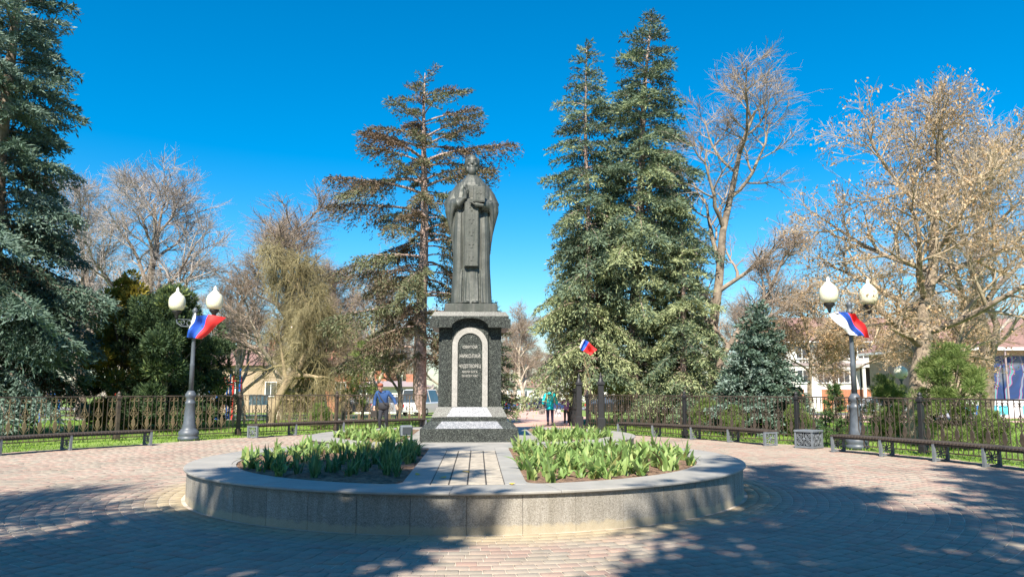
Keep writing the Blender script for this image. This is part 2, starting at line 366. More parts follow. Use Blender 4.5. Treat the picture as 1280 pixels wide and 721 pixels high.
# plaza outline (behind the benches)
PL = [(-13.4, -14), (-14.6, 4), (-14.1, 14), (-13.3, 18.2), (-12.0, 20.6), (-10.7, 22.3), (-9.3, 24.6), (-8.3, 26.2), (-6.9, 27.7), (-5.6, 29.0), (-3.5, 30.7), (-3.2, 34),
      (3.1, 34), (3.0, 30.0), (4.0, 27.2), (5.2, 25.7), (6.2, 24.6), (7.0, 23.4), (8.3, 21.66), (9.2, 19.6), (10.0, 17.6), (10.5, 15.4), (10.9, 13), (11.5, 4), (12, -14)]
def inpoly(X, Y, P):
    c = np.zeros(X.shape, bool); n = len(P)
    for i in range(n):
        x0, y0 = P[i]; x1, y1 = P[(i + 1) % n]
        k = ((y0 > Y) != (y1 > Y)) & (X < (x1 - x0) * (Y - y0) / ((y1 - y0) or 1e-9) + x0); c ^= k
    return c
b = MB(); b.prism(PL[::-1] if 0 else PL, -.35, .0)
pz = b.build('paving_bed', M['joint_sand']); tag(pz, kind='structure')
BX, BY, BR = -.98, 19.45, 4.0      # rear lobe of the raised bed
CRR = 4.38
# pavers laid in rings round the monument bed
def ring_pavers():
    c = []; 
    for k in range(150):
        r = CRR + .05 + k * .158 + .079
        n = int(round(2 * PI * r / .205)); a = (np.arange(n) + (.5 if k % 2 else 0) + .13 * math.sin(k * 7.3)) * 2 * PI / n
        x = CX + r * np.cos(a); y = CY + r * np.sin(a)
        ok = (y > 5.2) & inpoly(x, y, PL) & (np.hypot(x - BX, y - BY) > BR + .1) & (y < 33.9) & (np.abs(x) < 1.0 + y * .80)
        for i in np.nonzero(ok)[0]: c.append((x[i], y[i], a[i], r))
    return np.array(c)
PV = ring_pavers()
rng = np.random.default_rng(5)
LW, RW = .196, .150   # paver length along the ring, width across
prio = PV[:, 1] + .0
infr = (np.abs(PV[:, 0]) < PV[:, 1] * .66 - .1) & (PV[:, 1] > 7.25)
order = np.argsort(np.where(infr, PV[:, 1], 1e6))
single = order[:296]; rest = np.ones(len(PV), bool); rest[single] = False
def paver_geo(P, h):
    ca, sa = np.cos(P[:, 2]), np.sin(P[:, 2]); V = []
    for (l, wd, z) in ((0, 0, -.02), (0, 0, h - .006), (.007, .007, h)):
        for sx, sy in ((-1, -1), (1, -1), (1, 1), (-1, 1)):
            u = sx * (RW / 2 - wd); v = sy * (LW / 2 - l)
            V.append(np.stack([P[:, 0] + ca * u - sa * v, P[:, 1] + sa * u + ca * v, z + np.zeros(len(P)) + P[:, 4]], 1))
    V = np.stack(V, 1)
    F = [(8, 9, 10, 11)]
    for k in (0, 4):
        for i in range(4): F.append((k + i, k + (i + 1) % 4, k + 4 + (i + 1) % 4, k + 4 + i))
    return V, np.array(F)
dzr = rng.normal(0, .0022, len(PV)); PV = np.hstack([PV, dzr[:, None]])
V, F = paver_geo(PV[rest], .008); nP = len(V)
tint = np.repeat(rng.random(nP), len(F))
# clusters of like colour, as the layers took them from the pallet
cl = np.array([mnoise.noise(Vector((x * 1.3, y * 1.3, 0))) for x, y in PV[rest][:, :2]]); tint = np.clip(np.repeat(np.clip(rng.random(nP) * .75 + .12 + cl * .35, 0, 1), len(F)), 0, 1)
me = np_mesh('paving', V.reshape(-1, 3), (F[None] + (np.arange(nP) * 12)[:, None, None]).reshape(-1, 4), M['paver'], tint)
pv = link('paving', me); tag(pv, kind='stuff')
pvroot = empty('plaza_paving', (0, 0, 0)); tag(pvroot, kind='structure')
pv.parent = pvroot
one = np.array([[0, 0, 0, 1, 0.]]); V1, F1 = paver_geo(one, .008)
pme = np_mesh('paver', V1.reshape(-1, 3), F1, M['paver_single'])
for i in single:
    link('paver', pme, pvroot, (PV[i, 0], PV[i, 1], PV[i, 4]), (0, 0, PV[i, 2]))
# path through the gate, street and park paths beyond
strip_ground('gate_path', lambda y: -3.6 if y < 50 else -5, lambda y: 3.0 if y < 50 else 5, [30.0, 34, 50, 75, 100, 104], M['path_pink'], .012)
strip_ground('street', lambda y: -160, lambda y: 160, [96, 100, 112], M['park_path'], .02)
strip_ground('park_path_left', lambda y: -60, lambda y: -4.5, [43, 46], M['park_path'], .01)
strip_ground('park_path_right', lambda y: 8.5, lambda y: 60, [38, 41.5], M['path_pink'], .01)
strip_ground('rink_yard', lambda y: 17, lambda y: 80, [46, 50, 58], M['path_pink'], .006)
strip_ground('side_street', lambda y: 14, lambda y: 90, [60, 66, 72], M['asphalt'], .008)
strip_ground('parking_lane', lambda y: -60, lambda y: -6, [56, 62], M['asphalt'], .008)

# ------------------------------------------------------------------ raised flower bed
AX = R(2.6)
bed = empty('raised_flower_bed', (CX, CY, 0), AX, 'round granite flower bed with coping round the foot of the statue', 'flower bed')
_c, _s = math.cos(-AX), math.sin(-AX)
def toloc(x, y): x -= CX; y -= CY; return (x * _c - y * _s, x * _s + y * _c)
BLX, BLY = toloc(BX, BY)
n = 44; ZW = .43; g = .0025
for lob, (cx, cy, rr) in enumerate(((0, 0, CRR), (BLX, BLY, BR))):
    ox, oy, orr = ((BLX, BLY, BR), (0, 0, CRR))[lob]
    for k in range(n):
        a0 = 2 * PI * k / n; a1 = 2 * PI * (k + 1) / n; am = (a0 + a1) / 2
        if math.hypot(cx + rr * math.cos(am) - ox, cy + rr * math.sin(am) - oy) < orr - .05: continue
        b = MB(); ga = g / rr
        arc = [a0 + ga + (a1 - a0 - 2 * ga) * i / 3 for i in range(4)]
        b.prism([(cx + rr * math.cos(q), cy + rr * math.sin(q)) for q in arc] + [(cx + (rr - .05) * math.cos(q), cy + (rr - .05) * math.sin(q)) for q in arc[::-1]], -.05, ZW - .003)
        b.build('wall_panel', M['wall_granite'], bed)
    # coping stones: ring segments
    m2 = 22
    for k in range(m2):
        a0 = 2 * PI * (k + .35) / m2; a1 = 2 * PI * (k + 1.35) / m2; am = (a0 + a1) / 2
        if math.hypot(cx + rr * math.cos(am) - ox, cy + rr * math.sin(am) - oy) < orr - .3: continue
        b = MB(); ga = .003 / rr; Ro = rr + .045; Ri = rr - .62
        arc = [a0 + ga + (a1 - a0 - 2 * ga) * i / 8 for i in range(9)]
        h = ZW + .035 + random.uniform(-.001, .001) + (0 if lob == 0 else -.006)
        vs = []; 
        for q in arc:
            for r_, z in ((Ri, ZW), (Ro - .012, ZW), (Ro, ZW + .01), (Ro, h - .008), (Ro - .008, h), (Ri, h)): vs.append((cx + r_ * math.cos(q), cy + r_ * math.sin(q), z))
        fs = [(6 * i + j, 6 * i + (j + 1) % 6, 6 * i + 6 + (j + 1) % 6, 6 * i + 6 + j) for i in range(8) for j in range(6)]
        fs += [tuple(range(5, -1, -1)), tuple(48 + j for j in range(6))]
        b.add([v for v in vs], [f[::-1] for f in fs]); b.build('coping_stone', M['coping_stone'], bed)
# core below and level top slab between the beds
b = MB(); q = [2 * PI * i / 48 for i in range(48)]
b.prism([((CRR - .06) * math.cos(a), (CRR - .06) * math.sin(a)) for a in q], 0, ZW - .06)
b.prism([(BLX + (BR - .06) * math.cos(a), BLY + (BR - .06) * math.sin(a)) for a in q], 0, ZW - .063)
b.build('core', M['kerb'], bed)
def rounded(poly, r=.28, n=5):
    out = []; N = len(poly)
    for i in range(N):
        p = Vector(poly[i]); a = Vector(poly[i - 1]); c = Vector(poly[(i + 1) % N])
        d0 = (a - p); d1 = (c - p)
        if d0.length < .6 or d1.length < .6 or d0.normalized().dot(d1.normalized()) < -.8: 
            if d0.normalized().dot(d1.normalized()) < -.8: out.append(tuple(p)); continue
        rr = min(r, d0.length * .45, d1.length * .45) if min(d0.length, d1.length) > .6 else min(r, max(d0.length, d1.length) * .3)
        A = p + d0.normalized() * min(rr, d0.length * .9); B = p + d1.normalized() * min(rr, d1.length * .9)
        for k in range(n + 1):
            t = k / n; out.append(tuple((1 - t) ** 2 * A + 2 * t * (1 - t) * p + t * t * B))
    return out
RB = 3.70
def front_bed(side):
    xin = .80 if side < 0 else .72; yb = 2.15; pts = []
    a_start = math.atan2(-math.sqrt(RB ** 2 - xin ** 2), xin); a_end = math.asin(yb / RB)
    k = 22
    for i in range(k + 1):
        a = a_start + (a_end - a_start) * i / k; pts.append((RB * math.cos(a), RB * math.sin(a)))
    pts += [(xin, yb)]
    pts = [(x * side, y) for x, y in pts]
    if side < 0: pts = pts[::-1]
    return rounded(pts)
def back_bed(side):
    pts = []; xin = 1.5; rr = 3.45; y0 = BLY - 2.0
    for i in range(12):
        a = R(-52 + 100 * i / 11); pts.append((rr * math.cos(a), rr * math.sin(a)))
    pts = [(xin, pts[-1][1])] + [(xin, pts[0][1])] + pts
    pts = [(BLX + x * side, BLY + y) for x, y in pts]
    if side < 0: pts = pts[::-1]
    return pts
beds = [front_bed(-1), front_bed(1), back_bed(-1), back_bed(1)]
# top slab with the four openings
def ring_pts():
    out = []
    ch = BLY / 2; hw = math.sqrt((CRR - .3) ** 2 - ch ** 2); a = math.atan2(ch, hw)
    for i in range(41):
        q = PI - a + (PI + 2 * a) * i / 40 ; out.append(((CRR - .3) * math.cos(q), (CRR - .3) * math.sin(q)))
    for i in range(41):
        q = -a + (PI + 2 * a) * i / 40; out.append((BLX + (BR - .3) * math.cos(q), BLY + (BR - .3) * math.sin(q)))
    return out
outl = ring_pts()
polys = [[Vector((x, y, 0)) for x, y in outl]] + [[Vector((x, y, 0)) for x, y in p] for p in beds]
tri = tessellate_polygon(polys); flat = [v for p in polys for v in p]
ZT = ZW + .028
b = MB(); b.add([(v.x, v.y, ZT) for v in flat], [tuple(t) for t in tri])
# inner kerb faces of the beds
for p in beds:
    k = len(p); b.add([(x, y, ZT) for x, y in p] + [(x, y, ZT - .12) for x, y in p], [(i, (i + 1) % k, k + (i + 1) % k, k + i) for i in range(k)])
top = b.build('top_slab', M['coping_stone'], bed)
# straight border stones beside the tiled walk
for sx0, sx1 in ((-.79, -.452), (.452, .715)):
    y = -3.70
    while y < 2.1:
        L = .95; y1 = min(y + L, 2.12)
        b = MB(); b.bbox(sx0, sx1, y + .002, y1 - .002, ZT - .02, ZW + .036 + random.uniform(-.001, .001), .004); b.build('border_stone', M['coping_stone'], bed); y = y1
for k in range(4):
    b = MB(); x0 = -.9 + k * .45; b.bbox(x0 + .002, x0 + .448, 1.3, 2.05, ZT - .02, ZW + .0365, .004) if abs(x0 + .225) < .46 else None
    if b.v: b.build('border_stone', M['coping_stone'], bed)
b = MB(); b.box(-.45, .45, -3.70, 1.3, ZT - .01, ZT + .0015); b.build('tile_bedding', M['joint_dark'], bed)
for col in range(4):
    y = -3.69 + (-.2, .0, -.33, -.1)[col]; x0 = -.45 + col * .225
    while y < 1.29:
        y1 = min(y + .46, 1.29); ys = max(y, -3.69)
        if y1 - ys > .04:
            b = MB(); b.bbox(x0 + .009, x0 + .216, ys + .009, y1 - .009, ZT, ZW + .034 + random.uniform(-.002, .002), .004); b.build('tile', M['path_tile'], bed)
        y += .46
# soil, heaped a little
def soil_mesh(poly, seed):
    xs = [p[0] for p in poly]; ys = [p[1] for p in poly]; st = .07
    gx = np.arange(min(xs) - st, max(xs) + st, st); gy = np.arange(min(ys) - st, max(ys) + st, st)
    X, Y = np.meshgrid(gx, gy); ins = inpoly(X, Y, poly)
    Z = np.array([mnoise.noise(Vector((x * 2, y * 2, seed))) * .03 + mnoise.noise(Vector((x * 9, y * 9, seed))) * .03 + random.uniform(-.014, .014) for x, y in zip(X.ravel(), Y.ravel())]).reshape(X.shape)
    Z = ZT - .015 + Z; Z[~ins] = ZT - .06
    nx, ny = len(gx), len(gy); V = np.stack([X, Y, Z], -1).reshape(-1, 3)
    i, j = np.meshgrid(np.arange(ny - 1), np.arange(nx - 1), indexing='ij'); q = (i * nx + j).ravel()
    F = np.stack([q, q + 1, q + nx + 1, q + nx], 1)
    keep = ins.ravel()[F].any(1)
    # clip the rim: vertices outside sink below the coping
    return np_mesh('soil', V, F[keep], M['soil'], smooth=True)
for i, p in enumerate(beds):
    link('soil', soil_mesh(p, i * 11), bed)

# ------------------------------------------------------------------ flower clumps
def clump_mesh(seed, h, nb, wid, curl, stops):
    r = random.Random(seed); V = []; F = []; T = []
    for k in range(nb):
        a = r.uniform(0, 2 * PI); L = h * r.uniform(.45, 1.3); lean = r.uniform(.1, 1.15); w_ = wid * r.uniform(.7, 1.2)
        bx, by = r.gauss(0, .03), r.gauss(0, .03); px, py, pz = bx, by, -.01; el = PI / 2 - lean * .5; seg = 5; tw = r.uniform(-.8, .8); b0 = len(V); tt = r.random()
        for s in range(seg + 1):
            t = s / seg; ww = w_ * (math.sin(PI * min(1, .25 + t * .75)) ** .8 if s < seg else .04)
            q = a + tw * t; sxx, syy = -math.sin(q) * ww / 2, math.cos(q) * ww / 2
            V += [(px + sxx, py + syy, pz + ww * .18), (px, py, pz), (px - sxx, py - syy, pz + ww * .18)]
            st = L / seg; px += math.cos(a) * math.cos(el) * st; py += math.sin(a) * math.cos(el) * st; pz += math.sin(el) * st
            el -= curl * r.uniform(.5, 1.3) * (lean + .15)
        for s in range(seg):
            c0 = b0 + s * 3; F += [(c0, c0 + 1, c0 + 4, c0 + 3), (c0 + 1, c0 + 2, c0 + 5, c0 + 4)]; T += [tt, tt]
    return np_mesh('flower_clump', np.array(V), np.array(F), stops, np.array(T), smooth=True)
M['leaf_bright'] = foliage('leaf_bright', [(0, (.30, .26, .10)), (.05, (.14, .24, .06)), (.5, (.25, .38, .12)), (.93, (.40, .50, .19)), (1, (.50, .46, .16))], .42, .35)
M['leaf_iris'] = foliage('leaf_iris', [(0, (.06, .14, .05)), (.5, (.10, .21, .08)), (1, (.20, .32, .12))], .4, .3)
CB = [clump_mesh(i, .27, 11, .055, .20, M['leaf_bright']) for i in range(7)] + [clump_mesh(20 + i, .22, 8, .075, .26, M['leaf_bright']) for i in range(3)]
CI = [clump_mesh(40 + i, .30, 13, .035, .16, M['leaf_iris']) for i in range(6)]
cb_, sb_ = math.cos(AX), math.sin(AX)
def tow(x, y): return (CX + x * cb_ - y * sb_, CY + x * sb_ + y * cb_)
def plant(poly, sp, gen, meshes, label, group, keep=lambda x, y: True, sc=(.8, 1.25)):
    r = random.Random(gen); xs = [p[0] for p in poly]; ys = [p[1] for p in poly]; y = min(ys)
    row = 0; cand = []
    while y < max(ys):
        x = min(xs) + (sp / 2 if row % 2 else 0)
        while x < max(xs): cand.append((x + r.uniform(-.35, .35) * sp, y + r.uniform(-.35, .35) * sp)); x += sp
        y += sp * .9; row += 1
    n_ = 0
    cx = sum(xs) / len(xs); cy = sum(ys) / len(ys)
    for x, y in cand:
        xx = x + (x - cx) * .05; yy = y + (y - cy) * .05
        if not inpoly(np.array([xx]), np.array([yy]), poly)[0] or not keep(x, y): continue
        wx, wy = tow(x, y); s = r.uniform(*sc)
        o = link('flower_clump', r.choice(meshes), None, (wx, wy, ZT - .01), (0, 0, r.uniform(0, 6.28)), (s, s, s * r.uniform(.85, 1.15)))
        tag(o, label(x, y), 'plant', group); n_ += 1
    return n_
r0 = random.Random(3)
def zone_r(x, y): return 'along the tiled walk' if x < 1.05 else ('beside the front coping' if math.hypot(x, y) > 3.15 and y < .5 else ('near the outer right rim' if x > 2.5 else ('at the rear of the bed' if y > .8 else ('in the middle nearer the pedestal' if y > -.8 else 'in the middle nearer the front'))))
def zone_l(x, y): return 'along the tiled walk' if x > -1.15 else ('beside the front coping' if math.hypot(x, y) > 3.1 and y < .3 else ('near the outer left rim' if x < -2.5 else ('at the rear of the bed' if y > .8 else ('in the middle nearer the rear' if y > -.8 else 'in the middle nearer the front'))))
n1 = plant(beds[1], .268, 1, CB, lambda x, y: 'bright tulip clump in the right bed, ' + zone_r(x, y), 'leafy clumps in the right front bed', lambda x, y: r0.random() > .05, sc=(.6, 1.25))
n2 = plant(beds[0], .29, 2, CI, lambda x, y: 'dark iris clump in the left bed, ' + zone_l(x, y), 'iris clumps in the left front bed', lambda x, y: (y < .6 and x > -2.1 and r0.random() > .15 and y > -2.75) or (x <= -2.1 and y < -.4 and r0.random() > .5 and x > -2.9), sc=(.55, 1.1))
n3 = plant(beds[0], .275, 3, CB, lambda x, y: 'light green tulip clump in the left bed, ' + zone_l(x, y), 'tulip clumps at the back of the left front bed', lambda x, y: (y >= .6 and r0.random() > .08) or (x <= -2.5 and r0.random() > .35), sc=(.55, 1.15))
def plant_mass(polys_, sp):
    r = random.Random(8); VV = []; FF_ = []; TT = []; nb = 0; k = 0
    for poly, keep in polys_:
        xs = [q[0] for q in poly]; ys = [q[1] for q in poly]
        for y in np.arange(min(ys), max(ys), sp):
            for x in np.arange(min(xs), max(xs), sp):
                x_ = x + r.uniform(-.12, .12); y_ = y + r.uniform(-.12, .12)
                if not inpoly(np.array([x_]), np.array([y_]), poly)[0] or not keep(x_, y_): continue
                me = r.choice(CB); co = np.empty(len(me.vertices) * 3, np.float32); me.vertices.foreach_get('co', co); co = co.reshape(-1, 3)
                fi = np.empty(len(me.loops), np.int32); me.loops.foreach_get('vertex_index', fi); tt = np.empty(len(me.polygons), np.float32); me.attributes['tint'].data.foreach_get('value', tt)
                a = r.uniform(0, 6.28); s = r.uniform(.75, 1.15); c, q = math.cos(a) * s, math.sin(a) * s; wx, wy = tow(x_, y_)
                VV.append(np.stack([co[:, 0] * c - co[:, 1] * q + wx, co[:, 0] * q + co[:, 1] * c + wy, co[:, 2] * s + ZT - .01], 1)); FF_.append(fi.reshape(-1, 4) + nb); TT.append(tt); nb += len(co); k += 1
    o = link('flower_clumps', np_mesh('flower_clumps', np.concatenate(VV), np.concatenate(FF_), M['leaf_bright'], np.concatenate(TT), True)); tag(o, 'light green tulips massed in the beds behind the monument', 'plants', kind='stuff'); return k
n4 = n5 = plant_mass([(beds[2], lambda x, y: y < BLY + .2), (beds[3], lambda x, y: y < BLY - .1)], .25)
print('clumps', n1, n2, n3, n4, n5)
# yellow fallen leaves on the tiled walk
for i, (x, y) in enumerate(((-.9, 9.95), (-1.25, 10.3), (-.62, 10.6), (.0, 9.3))):
    b = MB(); b.add([(-.05, 0, 0), (-.02, -.035, .012), (.05, -.02, .004), (.06, .02, .02), (0, .04, .008)], [(0, 1, 2, 3, 4)])
    o = b.build('fallen_leaf', M['dry_leaf'], None, loc=(x, y, ZW + .04), rot=(0, 0, i * 1.7)); tag(o, 'small yellow leaf fallen on the tiled walk before the monument', 'leaf', 'yellow leaves on the tiled walk')

# ------------------------------------------------------------------ pedestal
ped = empty('granite_pedestal', (-.965, 17.66, ZT - .0), AX * .9, 'dark polished granite pedestal with a pale arch and inscription', 'pedestal')
GD, GP, GW = M['granite_dark'], M['granite_pale'], M['granite_white']
b = MB(); W = 1.06
b.box(-W, W, -W, W, -.02, .28); b.frustum(-W, W, -W, W, .28, -.88, .88, -.88, .88, .435)
b.build('base_step', GD, ped)
b = MB(); b.box(-.83, .83, -.83, .83, .435, .525); b.frustum(-.83, .83, -.83, .83, .525, -.715, .715, -.70, .70, .74); b.build('upper_step', GD, ped)
def inset(bx, tx, z0, z1, y0, y1):
    b = MB(); e = .006; dy = y1 - y0; dz = z1 - z0; L = math.hypot(dy, dz); ny, nz_ = -dz / L * e, dy / L * e
    vs = [(-bx, y0, z0), (bx, y0, z0), (tx, y1, z1), (-tx, y1, z1)]
    b.add([(x, y + ny, z + nz_) for x, y, z in vs] + [(x, y - ny, z - nz_) for x, y, z in vs], [(0, 1, 2, 3), (4, 7, 6, 5), (0, 4, 5, 1), (1, 5, 6, 2), (2, 6, 7, 3), (3, 7, 4, 0)])
    b.build('pale_inlay', GP, ped)
inset(.73, .60, .285, .43, -W, -.88); inset(.50, .375, .53, .735, -.83, -.70)
ZS = .74; HC = 2.50
b = MB(); b.box(-.70, .70, -.60, .70, ZS, HC); b.build('shaft', GD, ped)
# projecting front panel with round head
def archpts(hw, z0, zs, n=16, asp=1.0): return [(-hw, z0)] + [(hw, z0)] + [(hw * math.cos(PI * i / n), zs + hw * asp * math.sin(PI * i / n)) for i in range(n + 1)]
b = MB(); b.prism_y([(-.405, ZS + .002), (.405, ZS + .002), (.405, HC + .2), (-.405, HC + .2)], -.655, -.597); b.build('front_panel', GD, ped)
# white arch band
zo = 2.50 - .42 + .01
def band(hwo, hwi, z0, zs, y0, y1):
    b = MB(); n = 18; O = [(-hwo, z0)] + [(-hwo * math.cos(PI * i / n), zs + hwo * 1.03 * math.sin(PI * i / n)) for i in range(n + 1)] + [(hwo, z0)]
    I = [(-hwi, z0)] + [(-hwi * math.cos(PI * i / n), zs + hwi * 1.03 * math.sin(PI * i / n)) for i in range(n + 1)] + [(hwi, z0)]
    k = len(O); vs = [(x, y0, z) for x, z in O] + [(x, y0, z) for x, z in I] + [(x, y1, z) for x, z in O] + [(x, y1, z) for x, z in I]
    fs = []
    for i in range(k - 1):
        fs += [(i, k + i, k + i + 1, i + 1), (i, i + 1, 2 * k + i + 1, 2 * k + i), (k + i, 3 * k + i, 3 * k + i + 1, k + i + 1)]
    b.add(vs, fs); return b
band(.395, .275, ZS + .005, zo, -.690, -.650).build('white_arch', GW, ped)
# cornice: block with arched underside on the front
b = MB(); n = 14; hw = .41; zb = HC - .01; zt = HC + .32; cz = .21
prof = [(-.86, zb), (-hw, zb)] + [(-hw * math.cos(PI * i / n), zb + cz * math.sin(PI * i / n)) for i in range(1, n)] + [(hw, zb), (.86, zb), (.86, zb + .25), (.79, zt + .02), (-.79, zt + .02), (-.86, zb + .25)]
k = len(prof)
y0, y1 = -.84, -.60
b.v = []; b.f = []; b.mi = []
vsF = [(x, y0 + (.05 if z > zb + .25 else 0), z) for x, z in prof]; vsB = [(x, y1, z) for x, z in prof]
# front face split in quads top/bottom to stay planar-safe
lower = list(range(0, n + 3)); tb = bmesh.new()
tri = tessellate_polygon([[Vector((x, z, 0)) for x, z in prof]])
b.add(vsF + vsB, [tuple(t) for t in tri] + [tuple(k + i for i in reversed(t)) for t in tri] + [(i, k + i, k + (i + 1) % k, (i + 1) % k) for i in range(k)])
b.frustum(-.86, .86, -.598, .86, zb, -.86, .86, -.598, .86, zb + .25); b.frustum(-.86, .86, -.598, .86, zb + .25, -.79, .79, -.598, .79, zt + .02)
b.build('cornice', GD, ped)
for sx in (-1, 1):
    b = MB(); xa, xb = sorted((sx * .70, sx * .90)); b.bbox(xa, xb, -.87, -.66, zb - .02, zb + .19, .01); b.build('corner_block', GD, ped)
M['letter'] = mat('letter_paint', (.48, .46, .42), .6, .1, 10, bmp=0)
def text(s, size, x, y, z, parent, m, name='inscription', sx=1, bold=0):
    cu = bpy.data.curves.new(name, 'FONT'); cu.body = s; cu.size = size; cu.align_x = 'CENTER'; cu.extrude = .004; cu.offset = bold
    o = bpy.data.objects.new(name, cu); COL.objects.link(o)
    dg = bpy.context.evaluated_depsgraph_get(); me = bpy.data.meshes.new_from_object(o.evaluated_get(dg)); me.name = name
    bpy.data.objects.remove(o); me.materials.clear(); me.materials.append(m)
    return link(name, me, parent, (x, y, z), (PI / 2, 0, 0), (sx, 1, 1))
b = MB(); b.prism_y([(-.272, ZS + .006)] + [(.272, ZS + .006)] + [(.272 * math.cos(PI * i / 16), zo + .272 * 1.03 * math.sin(PI * i / 16)) for i in range(17)], -.664, -.652); b.build('plaque', GD, ped)
for s_, sz, z in (('СВЯТОЙ', .088, 2.03), ('НИКОЛАЙ', .115, 1.82), ('ЧУДОТВОРЕЦ', .108, 1.60), ('МОЛИ БОГА', .062, 1.49), ('ЗА ВСЕХ НАС', .062, 1.4)):
    text(s_, sz, 0, -.668, z, ped, M['letter'], sx=(.66 if len(s_) > 8 else .8) if sz > .1 else .9)
b = MB(); b.ell((.03, -.67, 2.28), (.012, .008, .012), 8, 5); b.build('rivet', GW, ped)

# ------------------------------------------------------------------ statue
st = empty('bronze_statue', (-.955, 17.70, ZT + zt + .02), AX * .9, 'patinated bronze statue of a robed bearded saint holding a book', 'statue')
b = MB(); b.bbox(-.60, .60, -.54, .54, .0, .215, .012); b.build('plinth', M['bronze'], st)
def loft(mb, secs, n=48, fold=0, seed=0, cy=0):
    """secs: (z, cx, cy, a, b)"""
    vs = []
    for z, cx, cyy, a, bb in secs:
        for k in range(n):
            q = 2 * PI * k / n
            f = 1 + fold * (math.sin(q * 13 + 1.4 * math.sin(z * 1.1 + seed)) * .6 + math.sin(q * 23 + z * .7) * .4)
            vs.append((cx + a * math.cos(q) * f, cyy + bb * math.sin(q) * f, z))
    fs = [(i * n + k, i * n + (k + 1) % n, (i + 1) * n + (k + 1) % n, (i + 1) * n + k) for i in range(len(secs) - 1) for k in range(n)]
    fs += [tuple(range(n - 1, -1, -1)), tuple((len(secs) - 1) * n + k for k in range(n))]
    mb.add(vs, fs)
def interp(keys, n):
    out = []; zs = [k[0] for k in keys]
    for i in range(n):
        z = zs[0] + (zs[-1] - zs[0]) * i / (n - 1); out.append((z,) + tuple(float(np.interp(z, zs, [k[j] for k in keys])) for j in range(1, 5)))
    return out
HS = 3.40
b = MB()
# under-robe and cloak
loft(b, interp([(.0, 0, 0, .47, .40), (.12, 0, 0, .46, .38), (.5, 0, 0, .43, .34), (1.2, 0, 0, .42, .32), (1.8, 0, 0, .425, .33), (2.3, 0, .0, .43, .31), (2.55, 0, .02, .36, .26), (2.74, 0, .03, .27, .21), (2.84, 0, .03, .18, .17), (2.92, 0, .02, .13, .14)], 46), 64, .035, 1)
# cloak panels left and right of the front, slightly proud, opening over the tunic
for s in (-1, 1):
    loft(b, interp([(.02, s * .31, -.17, .17, .19), (.8, s * .29, -.16, .14, .17), (1.6, s * .28, -.14, .145, .17), (2.3, s * .27, -.10, .15, .17), (2.7, s * .2, -.04, .14, .15)], 30), 36, .05, s)
    # upper arm, forearm inside the sleeve
    sh = (s * .25, .02, 2.62); el_ = (s * .50, -.02, 2.17); wr = (s * .26, -.36, 2.22) if s < 0 else (s * .22, -.38, 2.16)
    b.tube([sh, (s * .38, .01, 2.42), el_], [.15, .17, .17], 16)
    b.tube([el_, tuple((el_[i] + wr[i]) / 2 for i in range(3)), wr], [.17, .15, .115], 16)
    # wide hanging sleeve
    pts = [(s * .46, -.08, 2.24), (s * .50, -.10, 2.05), (s * .45, -.10, 1.8), (s * .40, -.09, 1.5), (s * .39, -.07, 1.2), (s * .37, -.05, .9)]
    b.tube(pts, [.17, .135, .11, .085, .06, .03], 14)
    b.tube([(s * .40, -.26, 2.22), (s * .47, -.24, 2.0), (s * .49, -.18, 1.72), (s * .46, -.12, 1.4)], [.10, .05, .03, .02], 10)
# shoulder cape collar
loft(b, interp([(2.30, 0, -.0, .545, .24), (2.42, 0, -.0, .53, .26), (2.56, 0, -.01, .44, .27), (2.68, 0, -.01, .34, .25), (2.80, 0, .01, .235, .20), (2.87, 0, .01, .15, .15)], 22), 64, .018, 3)
# omophorion down the front
b.box(-.165, .165, -.40, -.20, .80, 2.3); b.box(-.15, .15, -.345, -.1, 2.3, 2.62)
# tunic hem ripple + shoe tips
for x in (-.12, .10): b.ell((x, -.40, .035), (.085, .14, .05), 12, 8)
for i in range(6): b.tube([(-.25 + i * .1, -.36, .02), (-.22 + i * .088, -.31, .75)], [.035, .012], 8)
# neck and head
b.tube([(0, 0, 2.85), (0, -.01, 3.05)], [.10, .095], 14)
_h0 = len(b.v)
hz = 3.145
b.ell((0, 0, hz), (.118, .14, .165), 24, 18)                 # skull
b.ell((0, -.05, hz - .07), (.088, .088, .10), 18, 12)        # jaw
b.ell((0, -.095, hz - .155), (.075, .055, .095), 16, 10)       # beard
b.ell((0, -.08, hz - .21), (.05, .045, .07), 12, 8)
b.ell((0, -.128, hz - .085), (.05, .02, .014), 12, 6)        # moustache
b.tube([(0, -.132, hz + .03), (0, -.158, hz - .045)], [.013, .022], 8)   # nose
for s in (-1, 1):
    b.ell((s * .045, -.125, hz + .045), (.036, .018, .010), 10, 6)   # brow
    b.ell((s * .043, -.118, hz + .012), (.019, .015, .011), 10, 6)   # eye
    b.ell((s * .066, -.10, hz - .045), (.032, .03, .03), 10, 6)       # cheek
    b.ell((s * .118, .005, hz - .01), (.018, .03, .045), 10, 6)      # ear
    b.ell((s * .108, .03, hz + .03), (.042, .085, .085), 12, 8); b.ell((s * .108, .05, hz - .04), (.040, .07, .07), 12, 8)
    b.ell((s * .09, -.06, hz - .12), (.028, .04, .06), 10, 6)
b.ell((0, .06, hz + .02), (.13, .11, .13), 16, 10)
b.v[_h0:] = [(x * 1.24, y * 1.2, 2.96 + (z - 2.96) * 1.22) for x, y, z in b.v[_h0:]]
